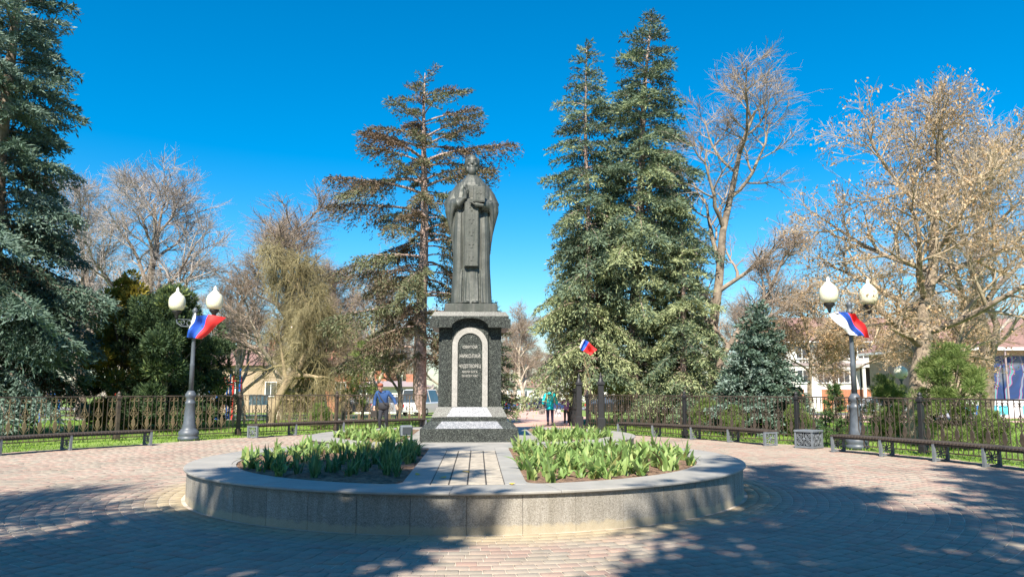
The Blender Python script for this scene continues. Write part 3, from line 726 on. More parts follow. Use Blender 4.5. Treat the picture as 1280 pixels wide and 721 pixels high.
# blessing hand (its right), fingers up; other hand under the book
def hand(mb, p, up, fwd, side, closed):
    p = Vector(p); up = Vector(up).normalized(); fwd = Vector(fwd).normalized(); side = Vector(side).normalized()
    mb.tube([p - up * .11, p - up * .03, p + up * .06, p + up * .10], [.045, .048, .055, .05], 10)
    for k in range(4):
        o = side * (-.042 + k * .028); L = (.115, .135, .125, .095)[k]; q = closed[k]
        a = p + up * .09 + o; m_ = a + (up * math.cos(q) + fwd * math.sin(q)) * L * .55; e = m_ + (up * math.cos(q * 2) + fwd * math.sin(q * 2)) * L * .5
        mb.tube([a, m_, e], [.0165, .015, .012], 7)
    a = p - side * .04 + up * .0; mb.tube([a, a - side * .04 + up * .05 + fwd * .03, a - side * .025 + up * .10 + fwd * .06], [.02, .018, .014], 7)
hand(b, (-.15, -.44, 2.38), (.0, -.05, 1), (0, -1, 0), (-1, 0, 0), (.1, .15, .8, .25))
b.tube([(-.30, -.34, 2.18), (-.17, -.43, 2.30)], [.085, .05], 12)
hand(b, (.17, -.46, 2.14), (-1, -.15, .05), (0, 0, 1), (0, -1, 0), (.25, .25, .25, .3))
me = b.mesh('figure', M['bronze'])
tmp = bpy.data.objects.new('figure', me); COL.objects.link(tmp)
rm = tmp.modifiers.new('r', 'REMESH'); rm.mode = 'VOXEL'; rm.voxel_size = .0125; rm.use_smooth_shade = True
sm = tmp.modifiers.new('s', 'SMOOTH'); sm.iterations = 1; sm.factor = .4
dg = bpy.context.evaluated_depsgraph_get(); fm = bpy.data.meshes.new_from_object(tmp.evaluated_get(dg)); bpy.data.objects.remove(tmp)
fm.materials.clear(); fm.materials.append(M['bronze'])
STS = 3.62 / 3.33
fig = link('figure', fm, st, (0, 0, .215), scale=(1.0, 1.0, (3.90 - .215) / 3.41))
zs = (3.90 - .215) / 3.41
b = MB(); b.bbox(-.150, .150, -.425, -.395, .215 + .82 * zs, .215 + 2.28 * zs, .008)
for k in range(5):
    z = .215 + (1.0 + k * .27) * zs; b.box(-.022, .022, -.436, -.42, z - .07, z + .07); b.box(-.06, .06, -.435, -.42, z + .01, z + .045)
b.box(-.150, .150, -.44, -.42, .215 + .82 * zs, .215 + .86 * zs)
b.build('stole', M['bronze'], st)
b = MB(); z0 = .215 + 2.20 * zs; b.bbox(.03, .31, -.52, -.43, z0, z0 + .37, .012)
b.box(.055, .285, -.53, -.518, z0 + .03, z0 + .34); b.box(.15, .19, -.54, -.528, z0 + .08, z0 + .29); b.box(.11, .23, -.54, -.527, z0 + .18, z0 + .22)
b.build('book', M['bronze'], st)

# ------------------------------------------------------------------ street lamps
def lamp(loc, rz, label, sc=1.0, group='double globe street lamps'):
    t = empty('street_lamp', loc, rz, label, 'street lamp', group); t.scale = (sc, sc, sc)
    b = MB(); b.lathe([(.30, 0), (.30, .10), (.27, .12), (.29, .15), (.29, .26), (.24, .30), (.19, .38), (.20, .42), (.17, .5), (.155, .8), (.135, 1.05), (.15, 1.08), (.15, 1.13), (.12, 1.16), (.12, 1.24), (.155, 1.29), (.16, 1.36), (.12, 1.42), (.085, 1.47)], 24)
    b.build('base', M['iron_grey'], t, True)
    b = MB(); b.lathe([(.075, 1.45), (.066, 2.2), (.075, 2.25), (.062, 2.3), (.056, 3.0), (.06, 3.02), (.09, 3.06), (.09, 3.1), (.07, 3.14), (.08, 3.2), (.08, 3.62), (.09, 3.64), (.09, 3.70), (.07, 3.72), (.06, 3.80), (.085, 3.84), (.07, 3.92), (.02, 3.98)], 18)
    b.build('pole', M['iron_grey'], t, True)
    b = MB()
    for k in range(8):
        a = k * PI / 4; b.tube([(.06 * math.cos(a), .06 * math.sin(a), 3.03), (.14 * math.cos(a), .14 * math.sin(a), 3.04), (.19 * math.cos(a), .19 * math.sin(a), 3.10)], [.012, .014, .004], 5)
    b.build('rosette', M['iron_dark'], t)
    for s in (-1, 1):
        b = MB(); b.tube([(s * .05, 0, 3.45), (s * .2, 0, 3.40), (s * .46, 0, 3.42), (s * .62, 0, 3.52), (s * .66, 0, 3.66)], .02, 6)
        b.tube([(s * .05, 0, 3.60), (s * .3, 0, 3.62), (s * .60, 0, 3.64)], .012, 6)
        b.torus((s * .2, 0, 3.51), .075, .012, 'y'); b.torus((s * .42, 0, 3.53), .065, .010, 'y'); b.build('arm', M['iron_grey'], t)
        b = MB(); b.lathe([(.03, 3.64), (.05, 3.70), (.06, 3.76), (.14, 3.85), (.15, 3.88), (.13, 3.90)], 16, (s * .66, 0, 0)); b.build('cup', M['iron_dark'], t, True)
        b = MB(); b.lathe([(.13, 3.90), (.20, 3.94), (.238, 4.03), (.248, 4.13), (.245, 4.22), (.22, 4.31), (.17, 4.375)], 24, (s * .66, 0, 0)); gl = b.build('globe', M['globe'], t, True)
        b = MB(); b.lathe([(.15, 4.375), (.165, 4.39), (.12, 4.42), (.065, 4.47), (.04, 4.51), (.05, 4.545), (.03, 4.59), (.005, 4.63)], 20, (s * .66, 0, 0)); b.build('globe_cap', M['globe_cap'], t, True)
    return t
LL = (-10.1, 24.1); LRr = (9.25, 20.7)
lamp((*LL, 0), R(-14), 'tall grey double-globe lamp with flag beside the blue spruce on the left', 1.045)
lamp((*LRr, 0), R(17), 'tall grey double-globe lamp with flag behind the bench on the right', 1.0)
gl_ = empty('garden_lamp', (13.75, 27, 0), 0, 'low single-globe garden lamp left of the maple trunk', 'lamp')
b = MB(); b.lathe([(.08, 0), (.06, .15), (.035, .2), (.035, 1.85), (.08, 1.9), (.09, 1.95)], 10); b.build('pole', M['iron_grey'], gl_, True)
b = MB(); b.ell((0, 0, 2.16), (.23, .23, .24), 18, 12); b.build('globe', M['globe'], gl_, True)
def flag(name, lines, Y, label, staff, seed, group='tricolour flags'):
    """lines: four stripe edge polylines in photo-plane coordinates (x, z); all at depth about Y"""
    t = empty(name, (staff[0][0], staff[0][1], staff[0][2]), 0, label, 'flag', group); base = Vector(staff[0]); rr = random.Random(seed); ph = rr.uniform(0, 6)
    b = MB(); b.tube([Vector(p) - base for p in staff], .012, 6); b.build('staff', M['wood'], t)
    b = MB(); n = 14; mats = [M['flag_white'], M['flag_blue'], M['flag_red']]
    def pt(L, u):
        us = np.linspace(0, 1, len(L)); return float(np.interp(u, us, [p[0] for p in L])), float(np.interp(u, us, [p[1] for p in L]))
    rows = []; sub = 4
    for s in range(3):
        for j in range(sub + (1 if s == 2 else 0)):
            rows.append((s, j / sub))
    idx = {}; vs = []
    for ri, (s, f) in enumerate(rows):
        for i in range(n + 1):
            a = pt(lines[s], i / n); c = pt(lines[s + 1], i / n); x = a[0] * (1 - f) + c[0] * f; z = a[1] * (1 - f) + c[1] * f
            y = Y - .20 + .08 * math.sin((s + f) * 4.2 + ph) + .06 * math.sin(i / n * 8 + (s + f) * 2)
            vs.append((x - base.x, y - base.y, z - base.z))
    for ri in range(len(rows) - 1):
        b.cur = min(2, rows[ri][0])
        b.add([], []); 
        for i in range(n):
            b.f.append((ri * (n + 1) + i, ri * (n + 1) + i + 1, (ri + 1) * (n + 1) + i + 1, (ri + 1) * (n + 1) + i)); b.mi.append(b.cur)
    b.v = [tuple(v) for v in vs]
    o = b.build('cloth', mats, t, True); return t
FF, PP, HH = 949., R(7.5), 1.6
def at(x, y, Y):
    a = x - 640; q = y - 360.5; fw = FF * math.cos(PP) + q * math.sin(PP); up = -q * math.cos(PP) + FF * math.sin(PP); t = Y / fw; return (a * t, HH + up * t)
def L2(pts, Y): return [at(x, y, Y) for x, y in pts]
yl = LL[1]; yr = LRr[1]
flag('flag', [L2([(238, 420), (242, 405), (245, 391)], yl), L2([(237, 422), (243, 409), (250, 396)], yl), L2([(248, 423), (257, 409), (264, 394)], yl), L2([(254, 424), (270, 411), (284, 397)], yl)], yl,
     'tricolour flag hanging at the left street lamp, its red stripe outermost', [(*[LL[0] + .02, yl - .06], 3.18), (at(254, 424, yl)[0], yl - .07, at(254, 424, yl)[1]), (at(262, 396, yl)[0], yl - .07, at(262, 393, yl)[1])], 1)
flag('flag', [L2([(1031, 393), (1044, 408), (1058, 419)], yr), L2([(1046, 390), (1058, 406), (1069, 420)], yr), L2([(1054, 392), (1065, 408), (1075, 421)], yr), L2([(1064, 393), (1074, 405), (1083, 423)], yr)], yr,
     'tricolour flag blown out to the left at the right street lamp', [(LRr[0], yr - .06, 3.05), (at(1079, 421, yr)[0], yr - .07, at(1079, 421, yr)[1]), (at(1064, 392, yr)[0], yr - .07, at(1064, 391, yr)[1])], 5)
y3 = 29.4
flag('flag', [L2([(724, 434), (726, 428), (729, 424)], y3), L2([(725, 437), (728, 431), (731, 425)], y3), L2([(728, 439), (732, 434), (735, 428)], y3), L2([(738, 444), (742, 440), (746, 437)], y3)], y3,
     'small dark tricolour flag among the spruce branches right of the gate', [(at(738, 470, y3 + .1)[0], y3 + .3, 1.9), (at(729, 440, y3)[0], y3 - .12, at(729, 445, y3)[1]), (at(727, 424, y3)[0], y3 - .12, at(727, 423, y3)[1])], 9)

# ------------------------------------------------------------------ iron fence
FH = 1.38
def fence(pts, label, postmat, barmat, ornmat):
    t = empty('iron_fence', (pts[0][0], pts[0][1], 0), 0, label, 'fence'); ox, oy = pts[0]
    pm = MB(); pm.bbox(-.06, .06, -.06, .06, 0, FH - .1, .01); pm.bbox(-.085, .085, -.085, .085, 0, .22, .01); pm.bbox(-.08, .08, -.08, .08, FH - .1, FH - .03, .01); pm.lathe([(.07, FH - .03), (.07, FH), (.045, FH + .03), (.06, FH + .07), (.03, FH + .12), (.005, FH + .14)], 10)
    pmesh = pm.mesh('post', postmat)
    bm_ = MB(); bm_.box(-.0075, .0075, -.0075, .0075, .10, FH - .03); bmesh_ = bm_.mesh('bar', barmat)
    om = MB(); om.prism_y([(-.010, .36), (.010, .36), (.04, .43), (.062, .49), (.045, .55), (.05, .60), (.016, .66), (.0, .73), (-.016, .66), (-.05, .60), (-.045, .55), (-.062, .49), (-.04, .43)], -.015, .015)
    om.box(-.010, .010, -.010, .010, .10, FH - .03)
    for s in (-1, 1):
        om.torus((s * .075, 0, .82), .05, .010, 'y', 10, 4); om.torus((s * .07, 0, FH - .13), .055, .009, 'y', 10, 4); om.tube([(s * .02, 0, .70), (s * .10, 0, .80), (s * .045, 0, .98), (0, 0, 1.05)], .009, 4); om.tube([(s * .01, 0, .32), (s * .12, 0, .46), (s * .14, 0, .62)], .009, 4)
    om.ell((0, 0, .92), (.03, .03, .03), 6, 4)
    omesh = om.mesh('scroll', ornmat)
    fmh = MB(); fmh.box(-.05, .05, -.008, .008, .10, .26); 
    for p in pts: link('post', pmesh, t, (p[0] - ox, p[1] - oy, 0), (0, 0, math.atan2(pts[-1][1] - oy, pts[-1][0] - ox)))
    for (x0, y0), (x1, y1) in zip(pts[:-1], pts[1:]):
        L = math.hypot(x1 - x0, y1 - y0); a = math.atan2(y1 - y0, x1 - x0); c, s = math.cos(a), math.sin(a)
        for z, h, nm in ((FH - .04, .035, 'top_rail'), (.08, .03, 'bottom_rail'), (.26, .025, 'bottom_rail')):
            r = MB(); r.box(.06, L - .06, -.018, .018, z, z + h); link(nm, r.mesh(nm, barmat), t, (x0 - ox, y0 - oy, 0), (0, 0, a))
        n = max(2, int(round((L - .12) / .135))); d = (L - .12) / n
        for i in range(1, n):
            u = .06 + i * d; isorn = (i % 3 == 1)
            link('scroll' if isorn else 'bar', omesh if isorn else bmesh_, t, (x0 - ox + c * u, y0 - oy + s * u, 0), (0, 0, a))
    return t
FL = [(-3.5, 30.5), (-6.6, 28.9), (-9.5, 26.75), (-12.3, 24.0), (-14.4, 21.0), (-15.6, 17.6), (-16.2, 13.6)]
FR = [(3.0, 30.5), (5.75, 25.6), (8.3, 22.4), (10.05, 18.9), (11.0, 15.8), (11.6, 12.3)]
fence(FL, 'black and bronze wrought-iron fence behind the benches on the left', M['iron_bronze'], M['iron_bronze'], M['iron_gold'])
fence(FR, 'black wrought-iron fence behind the benches on the right', M['iron_dark'], M['iron_bronze'], M['iron_bronze'])
# gate pillars and the open leaf
def pillar(x, y, label):
    t = empty('gate_pillar', (x, y, 0), 0, label, 'gate pillar', 'gate pillars')
    b = MB(); b.bbox(-.16, .16, -.16, .16, 0, .5, .02); b.bbox(-.11, .11, -.11, .11, .5, 1.75, .015); b.build('column', M['iron_dark'], t)
    b = MB(); b.bbox(-.15, .15, -.15, .15, 1.75, 1.85, .015); b.lathe([(.12, 1.85), (.10, 1.92), (.06, 2.0), (.05, 2.1), (.01, 2.22)], 12); b.build('finial', M['iron_dark'], t)
pillar(3.42, 29.5, 'dark iron gate pillar in front of the big spruce, right of the gate'); pillar(2.70, 30.9, 'dark iron gate pillar nearest the walkers at the gate')
gt = empty('gate_leaf', (2.75, 31.1, 0), R(97), 'open black iron gate leaf folded back beside the path', 'gate')
for z in (.1, .75, 1.45):
    b = MB(); b.box(0, 2.2, -.02, .02, z, z + .05); b.build('rail', M['iron_dark'], gt)
bm2 = MB(); bm2.box(-.013, .013, -.013, .013, .1, 1.62); mm = bm2.mesh('bar', M['iron_dark'])
for i in range(18): link('bar', mm, gt, (.05 + i * .125, 0, 0))

# ------------------------------------------------------------------ benches with crosswise slats
def curve_pts(P, step):
    P = [Vector((x, y)) for x, y in P]; out = []; 
    # Catmull-Rom sampled densely, then resampled
    D = []
    for i in range(len(P) - 1):
        a = P[max(i - 1, 0)]; b_ = P[i]; c = P[i + 1]; d = P[min(i + 2, len(P) - 1)]
        for k in range(24):
            t = k / 24; D.append(.5 * ((2 * b_) + (c - a) * t + (2 * a - 5 * b_ + 4 * c - d) * t * t + (3 * b_ - a - 3 * c + d) * t ** 3))
    D.append(P[-1]); acc = 0; out = [(D[0], (D[1] - D[0]).normalized())]
    for i in range(1, len(D)):
        seg = (D[i] - D[i - 1]).length
        while acc + seg >= step * len(out):
            f = (step * len(out) - acc) / seg; p = D[i - 1].lerp(D[i], f); out.append((p, (D[i] - D[i - 1]).normalized()))
        acc += seg
    return out
def bench(P, legs, label, side, group='curved slatted benches round the plaza'):
    """P: front edge polyline; side=+1 if the back lies to the right of the walking direction"""
    o0 = P[0]; t = empty('park_bench', (o0[0], o0[1], 0), 0, label, 'bench', group)
    s = curve_pts(P, .088); sm = MB(); sm.bbox(-.5, .0, -.034, .034, .40, .445, .006)
    sm.v = [(-x, y, z) for x, y, z in sm.v]; sm.f = [f[::-1] for f in sm.f]; me = sm.mesh('slat', M['slat'])
    for p, d in s:
        nrm = Vector((d.y, -d.x)) * side; link('slat', me, t, (p.x - o0[0], p.y - o0[1], random.uniform(-.002, .002)), (0, 0, math.atan2(nrm.y, nrm.x)))
    for off in (.06, .40):
        pp = [(p.x + d.y * side * off - o0[0], p.y - d.x * side * off - o0[1], .375) for p, d in s[::3]]
        b = MB(); b.tube(pp, .024, 6); b.build('seat_rail', M['iron_dark'], t)
    # cast legs: frame with scrolls
    lm = MB(); lm.box(0, .055, -.03, .03, 0, .40); lm.box(.40, .455, -.03, .03, 0, .40); lm.box(.055, .40, -.025, .025, .345, .395); lm.box(.055, .40, -.025, .025, .02, .055)
    cx, cz = .2275, .20
    lm.ell((cx, 0, cz), (.03, .022, .03), 8, 6)
    for k in range(8):
        a = k * PI / 4; lm.tube([(cx + .03 * math.cos(a), 0, cz + .03 * math.sin(a)), (cx + .10 * math.cos(a), 0, cz + .09 * math.sin(a)), (cx + .15 * math.cos(a + .25), 0, cz + .13 * math.sin(a + .25))], [.016, .013, .008], 5)
    for sx in (-1, 1):
        for sz in (-1, 1): lm.torus((cx + sx * .115, 0, cz + sz * .095), .042, .010, 'y', 10, 4)
    lme = lm.mesh('leg', M['bench_leg'])
    N = len(s) - 1
    for u in legs:
        p, d = s[int(round(u * N))]; nrm = Vector((d.y, -d.x)) * side
        link('leg', lme, t, (p.x - o0[0] + nrm.x * .01, p.y - o0[1] + nrm.y * .01, 0), (0, 0, math.atan2(nrm.y, nrm.x)))
    return t
bench([(-10.15, 21.75), (-11.25, 20.4), (-12.05, 18.9), (-12.75, 17.0), (-13.1, 15.0)], [.005, .28, .52, .76, 1], 'black slatted bench under the big blue spruce at far left', 1)
bench([(-3.35, 30.1), (-4.9, 28.9), (-6.35, 27.6), (-7.5, 26.3), (-8.25, 25.0)], [.0, .25, .5, .76, .995], 'black slatted bench behind the man in the blue jacket', 1)
bench([(3.65, 26.7), (4.7, 25.5), (5.65, 24.3), (6.45, 23.05), (7.05, 21.6)], [.0, .24, .5, .75, .995], 'black slatted bench between the big spruce and the iron planter box', -1)
bench([(8.1, 19.6), (8.72, 18.3), (9.25, 17.05), (9.62, 15.9), (9.9, 14.7), (10.1, 13.3)], [.005, .22, .42, .62, .82, 1], 'black slatted bench in front of the lamp at far right', -1)
# cast-iron box between the right-hand benches
pb = empty('iron_planter_box', (8.05, 20.95, 0), R(38), 'square grey cast-iron box with openwork scrolls between the right-hand benches', 'planter')
b = MB(); h = .24
for sx in (-1, 1):
    for sy in (-1, 1): b.box(sx * h - .025, sx * h + .025, sy * h - .025, sy * h + .025, 0, .44)
b.build('corner_post', M['bench_leg'], pb)
b = MB(); b.bbox(-h - .04, h + .04, -h - .04, h + .04, .44, .49, .01); b.build('rim', M['bench_leg'], pb)
b = MB(); b.box(-h - .03, h + .03, -h - .03, h + .03, .02, .07); b.build('foot', M['bench_leg'], pb)
b = MB(); b.box(-h + .04, h - .04, -h + .04, h - .04, .07, .43); b.build('liner', M['iron_dark'], pb)
pm_ = MB()
for ix in (-.115, .115):
    for iz in (.16, .35): pm_.torus((ix, 0, iz), .07, .012, 'y', 14, 5); pm_.torus((ix, 0, iz), .035, .010, 'y', 10, 5)
pm_.ell((0, 0, .255), (.04, .02, .04), 8, 6); pm_.tube([(0, 0, .08), (0, 0, .43)], .012, 5); pm_.tube([(-.215, 0, .255), (.215, 0, .255)], .012, 5)
pme_ = pm_.mesh('scroll_panel', M['bench_leg'])
for k in range(4):
    a = k * PI / 2; link('scroll_panel', pme_, pb, (math.sin(a) * h, -math.cos(a) * h, 0), (0, 0, a))
# spotlight box left of the pedestal
sb = empty('floodlight', (-2.33, 17.0, ZT), R(20), 'small grey ground floodlight at the left corner of the pedestal', 'floodlight')
b = MB(); b.bbox(-.13, .13, -.08, .1, .12, .34, .02); b.build('housing', M['bench_leg'], sb)
b = MB(); b.box(-.1, .1, -.095, -.082, .16, .3); b.build('lens', M['window_glass'], sb)
b = MB(); b.tube([(-.12, 0, .22), (-.13, 0, .0), (.13, 0, .0), (.12, 0, .22)], .012, 5); b.build('bracket', M['iron_dark'], sb)
# ------------------------------------------------------------------ trees
def tufts(P, D, L, W, g):
    n = len(P); D = D / np.maximum(np.linalg.norm(D, axis=1, keepdims=True), 1e-6)
    A = np.cross(D, g.normal(size=(n, 3))); A /= np.maximum(np.linalg.norm(A, axis=1, keepdims=True), 1e-6); B = np.cross(D, A)
    L = L[:, None]; W = W[:, None]
    V = np.stack([P, P + D * L * .45 + A * W, P + D * L, P + D * L * .45 - A * W], 1)
    F = (np.array([[0, 1, 2, 3]])[None] + (np.arange(n) * 4)[:, None, None]).reshape(-1, 4)
    return V.reshape(-1, 3), F
def spruce_mesh(seed, H, rad, z0, nbr, mat_, trunk_r, bark, lean=(0, 0), droop=.35, up=.25, tl=.17, tw=.035, step=.105, flat=.5, gap=0, hue=.0, azf=None, bare_in=.2, twl=.55, tspace=.085, dens=2, rv=(.6, 1.18), lowt=0., zj=.05, hang=.30):
    """rad(t): crown radius at height fraction t (0 at z0, 1 at the top)"""
    g = np.random.default_rng(seed); tb = MB()
    def tr(z): q = z / H; return np.array([lean[0] * q ** 1.5 + .05 * math.sin(z * .6 + seed), lean[1] * q ** 1.5 + .05 * math.cos(z * .5), z])
    zs = np.linspace(-.3, H, 22); tb.tube([tr(z) for z in zs], [trunk_r * (max(0, 1 - max(z, 0) / H)) ** .8 + .012 + (.12 * trunk_r * max(0, 1 - z) if z < 1 else 0) for z in zs], 9)
    Ps = []; Ds = []; Ls = []; Ts = []; az = g.uniform(0, 6.28); bb = MB()
    for i in range(nbr):
        t = ((i + g.uniform(0, .9)) / nbr) ** 1.08; z = z0 + (H - z0) * t; wh = .42 * (1 - .5 * t); z = z0 + round((z - z0) / wh) * wh + g.normal(0, zj); z = min(z, H - .05)
        az += 2.39996 + g.normal(0, .25)
        if g.random() < gap: continue
        L = rad(t) * g.uniform(*rv)
        if azf: L *= azf(az, t)
        if L < .12: continue
        dr = droop * (1 - .55 * t) * g.uniform(.7, 1.3); u = up + .5 * t ** 3
        o = tr(z); hx, hy = math.cos(az), math.sin(az)
        ns = max(4, int(L / step)); s = np.linspace(bare_in, 1, ns) if L > .6 else np.linspace(0, 1, ns)
        def path(s):
            h = L * s; v = L * (u * s - dr * 1.5 * s ** 2 + .42 * dr * np.maximum(0, s - .55) ** 1.3 * 2)
            return np.stack([o[0] + hx * h, o[1] + hy * h, o[2] + v], -1)
        P = path(s); T = path(s + .02) - P; T /= np.linalg.norm(T, axis=1, keepdims=True)
        q = path(np.linspace(0, .96, 6)); bb.tube([tuple(x) for x in q], [max(.008, .02 * L * (1 - k / 5.5)) for k in range(6)], 4, caps=False)
        side = np.stack([-T[:, 1], T[:, 0], np.zeros(ns)], 1); side /= np.maximum(np.linalg.norm(side, axis=1, keepdims=True), 1e-6)
        tint0 = np.clip(g.normal(.5 + hue + lowt * (.45 - t), .17), 0, 1)
        for sg in (-1, 1, 0):
            tl_ = (np.minimum(twl * L * .6 + .12, (1.05 - s) * L * .75 + .16)) * g.uniform(.6, 1.15, ns) if sg else np.full(ns, .14)
            d = T * .75 + side * sg * .8 + np.array([0, 0, -hang * (1 - t) * (1 if sg else .2)]) + g.normal(0, .16, (ns, 3)); d /= np.linalg.norm(d, axis=1, keepdims=True)
            K = max(1, int(tl_.max() / tspace))
            for k in range(K):
                m = tl_ > k * tspace; 
                if not m.any(): break
                f = k * tspace; sag = np.array([0, 0, -1.]) * (f ** 1.6) * .35
                for _ in range(dens):
                    Ps.append(P[m] + d[m] * (f + g.uniform(-.04, .04)) + sag + g.normal(0, .035, (m.sum(), 3))); dd = d[m] + g.normal(0, .5, (m.sum(), 3)) + np.array([0, 0, .12]); Ds.append(dd)
                    Ls.append(g.uniform(.6, 1.3, m.sum()) * tl); Ts.append(np.clip(tint0 + g.normal(0, .15, m.sum()) + (.12 if k == K - 1 else 0), 0, 1))
    P = np.concatenate(Ps); D = np.concatenate(Ds); L = np.concatenate(Ls); T = np.concatenate(Ts)
    V, F = tufts(P, D, L, L / tl * tw * g.uniform(.7, 1.3, len(L)), g)
    cm = np_mesh('crown', V, F, mat_, T)
    for f_ in bb.f: pass
    tb.add(bb.v, bb.f)
    tm = tb.mesh('trunk', bark, True)
    print('spruce', seed, len(F) * 2)
    return tm, cm
def place(meshes, loc, label, cat='tree', rz=0, sc=1, group=None, name='spruce_tree', names=('trunk', 'crown')):
    t = empty(name, loc, rz, label, cat, group)
    if sc != 1: t.scale = (sc, sc, sc) if not hasattr(sc, '__len__') else sc
    for nm, m in zip(names, meshes):
        if m is not None: link(nm, m, t)
    return t
def gxy(px, Y): return ((px - 640) * Y / 965., Y, gz(Y))
cone = lambda r0, p=.85: (lambda t: r0 * (1 - t) ** p + .10)

# left giant
big = spruce_mesh(11, 21, lambda t: 4.1 * (1 - t) ** .75 * min(1, .55 + t * 3.5) * (1 + .12 * math.sin(t * 40)) + .1, 1.4, 230, M['spruce_blue'], .34, M['bark'], droop=.42, up=.22, tl=.20, tw=.024, twl=.62, step=.115, tspace=.11, gap=.05, dens=3, hang=.5)
place(big, gxy(-30, 26), 'huge blue spruce rising out of the frame at far left', rz=R(20))
# main pair right of the gate
def openf(az, t):
    d = abs((az + PI / 2 + PI) % (2 * PI) - PI)   # lower boughs facing the plaza have been cut away
    return .30 if (t < .20 and d < .75) else (.6 if (t < .26 and d < 1.1) else 1)
def rA(t): return (3.75 * (1 - t) ** .60 if t > .15 else 3.1 + t * 1.0) * (1 + .10 * math.sin(t * 37)) + .08
sA = spruce_mesh(21, 18.6, rA, 2.3, 270, M['spruce_green'], .30, M['bark_pink'], lean=(1.15, 0), droop=.58, up=.22, tl=.20, tw=.024, twl=.6, gap=.08, step=.115, tspace=.10, bare_in=.28, lowt=.55, azf=openf, zj=.1, hang=.6)
place(sA, gxy(793, 33), 'tallest dark green spruce right of the gate, thick trunk bare at its foot')
sB = spruce_mesh(22, 16.9, lambda t: (2.6 * (1 - t) ** .55) * (1 + .16 * math.sin(t * 31 + 1)) + .08, 2.5, 220, M['spruce_green'], .17, M['bark_pink'], lean=(.10, .3), droop=.6, up=.18, tl=.18, tw=.022, gap=.08, step=.115, tspace=.095, lowt=.55, azf=openf, zj=.1, hang=.6)
place(sB, gxy(737, 32.2), 'slimmer spruce at the gate with its tip left of the tallest one')
sC = spruce_mesh(23, 9.6, cone(2.0, .7), .8, 150, M['spruce_green'], .16, M['bark_pink'], droop=.55, tl=.18, tw=.022, hue=.12, step=.115)
place(sC, gxy(858, 31.5), 'yellowish green spruce leaning on the right flank of the tallest one')
place(sC, (gxy(724, 37)[0], 37, 2.2), 'short yellowish spruce just behind the open gate leaf', rz=R(130), sc=(.85, .85, .9))
# small blue spruce
sD = spruce_mesh(24, 4.7, lambda t: 1.95 * (1 - t) ** .85 + .05, .25, 150, M['spruce_blue'], .07, M['bark'], droop=.2, up=.2, tl=.13, tw=.031, step=.08, hue=.02, bare_in=.1, rv=(.75, 1.1))
place(sD, gxy(951, 27.6), 'small dense blue spruce behind the right-hand fence')
# thin brownish spruce behind the statue
def rE(t): return (3.9 if t < .62 else 3.9 * ((1 - t) / .38) ** .8) * (.55 + .45 * math.sin(t * 53) ** 2) * (.78 + .3 * min(1, t * 2)) + .06
sE = spruce_mesh(31, 15.4, rE, 2.9, 150, M['spruce_brown'], .31, M['bark_pink'], droop=.34, up=.20, tl=.16, tw=.02, step=.10, bare_in=.34, gap=.14, twl=.44, zj=.25, rv=(.45, 1.25), hang=.95)
place(sE, gxy(525, 32), 'sparse reddish-brown spruce behind the statue with a pink flaking trunk', rz=PI)
sF = spruce_mesh(32, 6.2, lambda t: 1.9 * (1 - t) ** .6 + .1, .8, 110, M['spruce_green'], .14, M['bark'], droop=.3, tl=.17, tw=.022)
place(sF, gxy(600, 37), 'green conifer half hidden behind the granite pedestal')
# dark yews and golden thuja
def bushy(seed, H, r, m, n=9000, tl=.16, tw=.05, z0=.2, prof=None, bark=None):
    g = np.random.default_rng(seed); prof = prof or (lambda t: np.sqrt(np.clip(1 - (t * 1.9 - .8) ** 2 / 1.25, .02, 1)))
    nc = 90; cz = g.random(nc); ca = g.uniform(0, 6.28, nc); cr = g.uniform(.35, 1.0, nc) * prof(cz) * r
    C = np.stack([cr * np.cos(ca), cr * np.sin(ca), z0 + cz * (H - z0)], 1); sz = g.uniform(.22, .42, nc) * r * .62
    k = g.integers(0, nc, n); d = g.normal(size=(n, 3)); d /= np.linalg.norm(d, axis=1, keepdims=True); P = C[k] + d * sz[k][:, None] * g.uniform(.55, 1.08, n)[:, None] * np.array([1, 1, .8])
    P[:, 2] = np.maximum(P[:, 2], .05)
    V, F = tufts(P, d + np.array([0, 0, .5]) + g.normal(0, .3, (n, 3)), g.uniform(.7, 1.3, n) * tl, g.uniform(.7, 1.2, n) * tw, g)
    T = np.clip(g.normal(.5, .12, nc)[k] + g.normal(0, .15, n), 0, 1)
    cm = np_mesh('crown', V, F, m, T); tb = MB()
    tb.tube([(0, 0, -.2), (.05, 0, H * .3), (0, .05, H * .75)], [.09, .07, .02], 7)
    for i in range(0, nc, 3): tb.tube([(0, 0, C[i][2] * .5), tuple(C[i])], [.03, .01], 4, caps=False)
    return tb.mesh('trunk', bark or M['bark'], True), cm
M['juniper'] = foliage('juniper', [(0, (.10, .15, .04)), (.5, (.17, .24, .07)), (1, (.30, .36, .12))], trans=.3)
dk = bushy(41, 5.3, 2.0, M['spruce_dark'], 42000, .16, .024)
place(dk, gxy(202, 29.4), 'dark green yew tree left of the double-globe lamp', name='yew_tree', sc=(1.0, 1, 1))
place(dk, gxy(160, 32), 'dark yew between the blue spruce and the lamp, deepest in shade', name='yew_tree', rz=2, sc=(1.1, 1, .9))
place(bushy(42, 4.1, 1.7, M['spruce_dark'], 28000, .15, .024), gxy(240, 32), 'lower dark yew just behind the left lamp post', name='yew_tree')
place(bushy(43, 6.0, 1.4, M['thuja_gold'], 20000, .15, .03), gxy(146, 30), 'golden thuja showing above the dark yews', name='thuja_tree')
place(bushy(44, 3.9, 1.05, M['juniper'], 5200, .10, .02, .9), gxy(452, 38), 'small tree with fresh green leaves behind the left fence', name='small_tree')
jn = bushy(45, 2.7, .85, M['juniper'], 26000, .13, .009, .1)
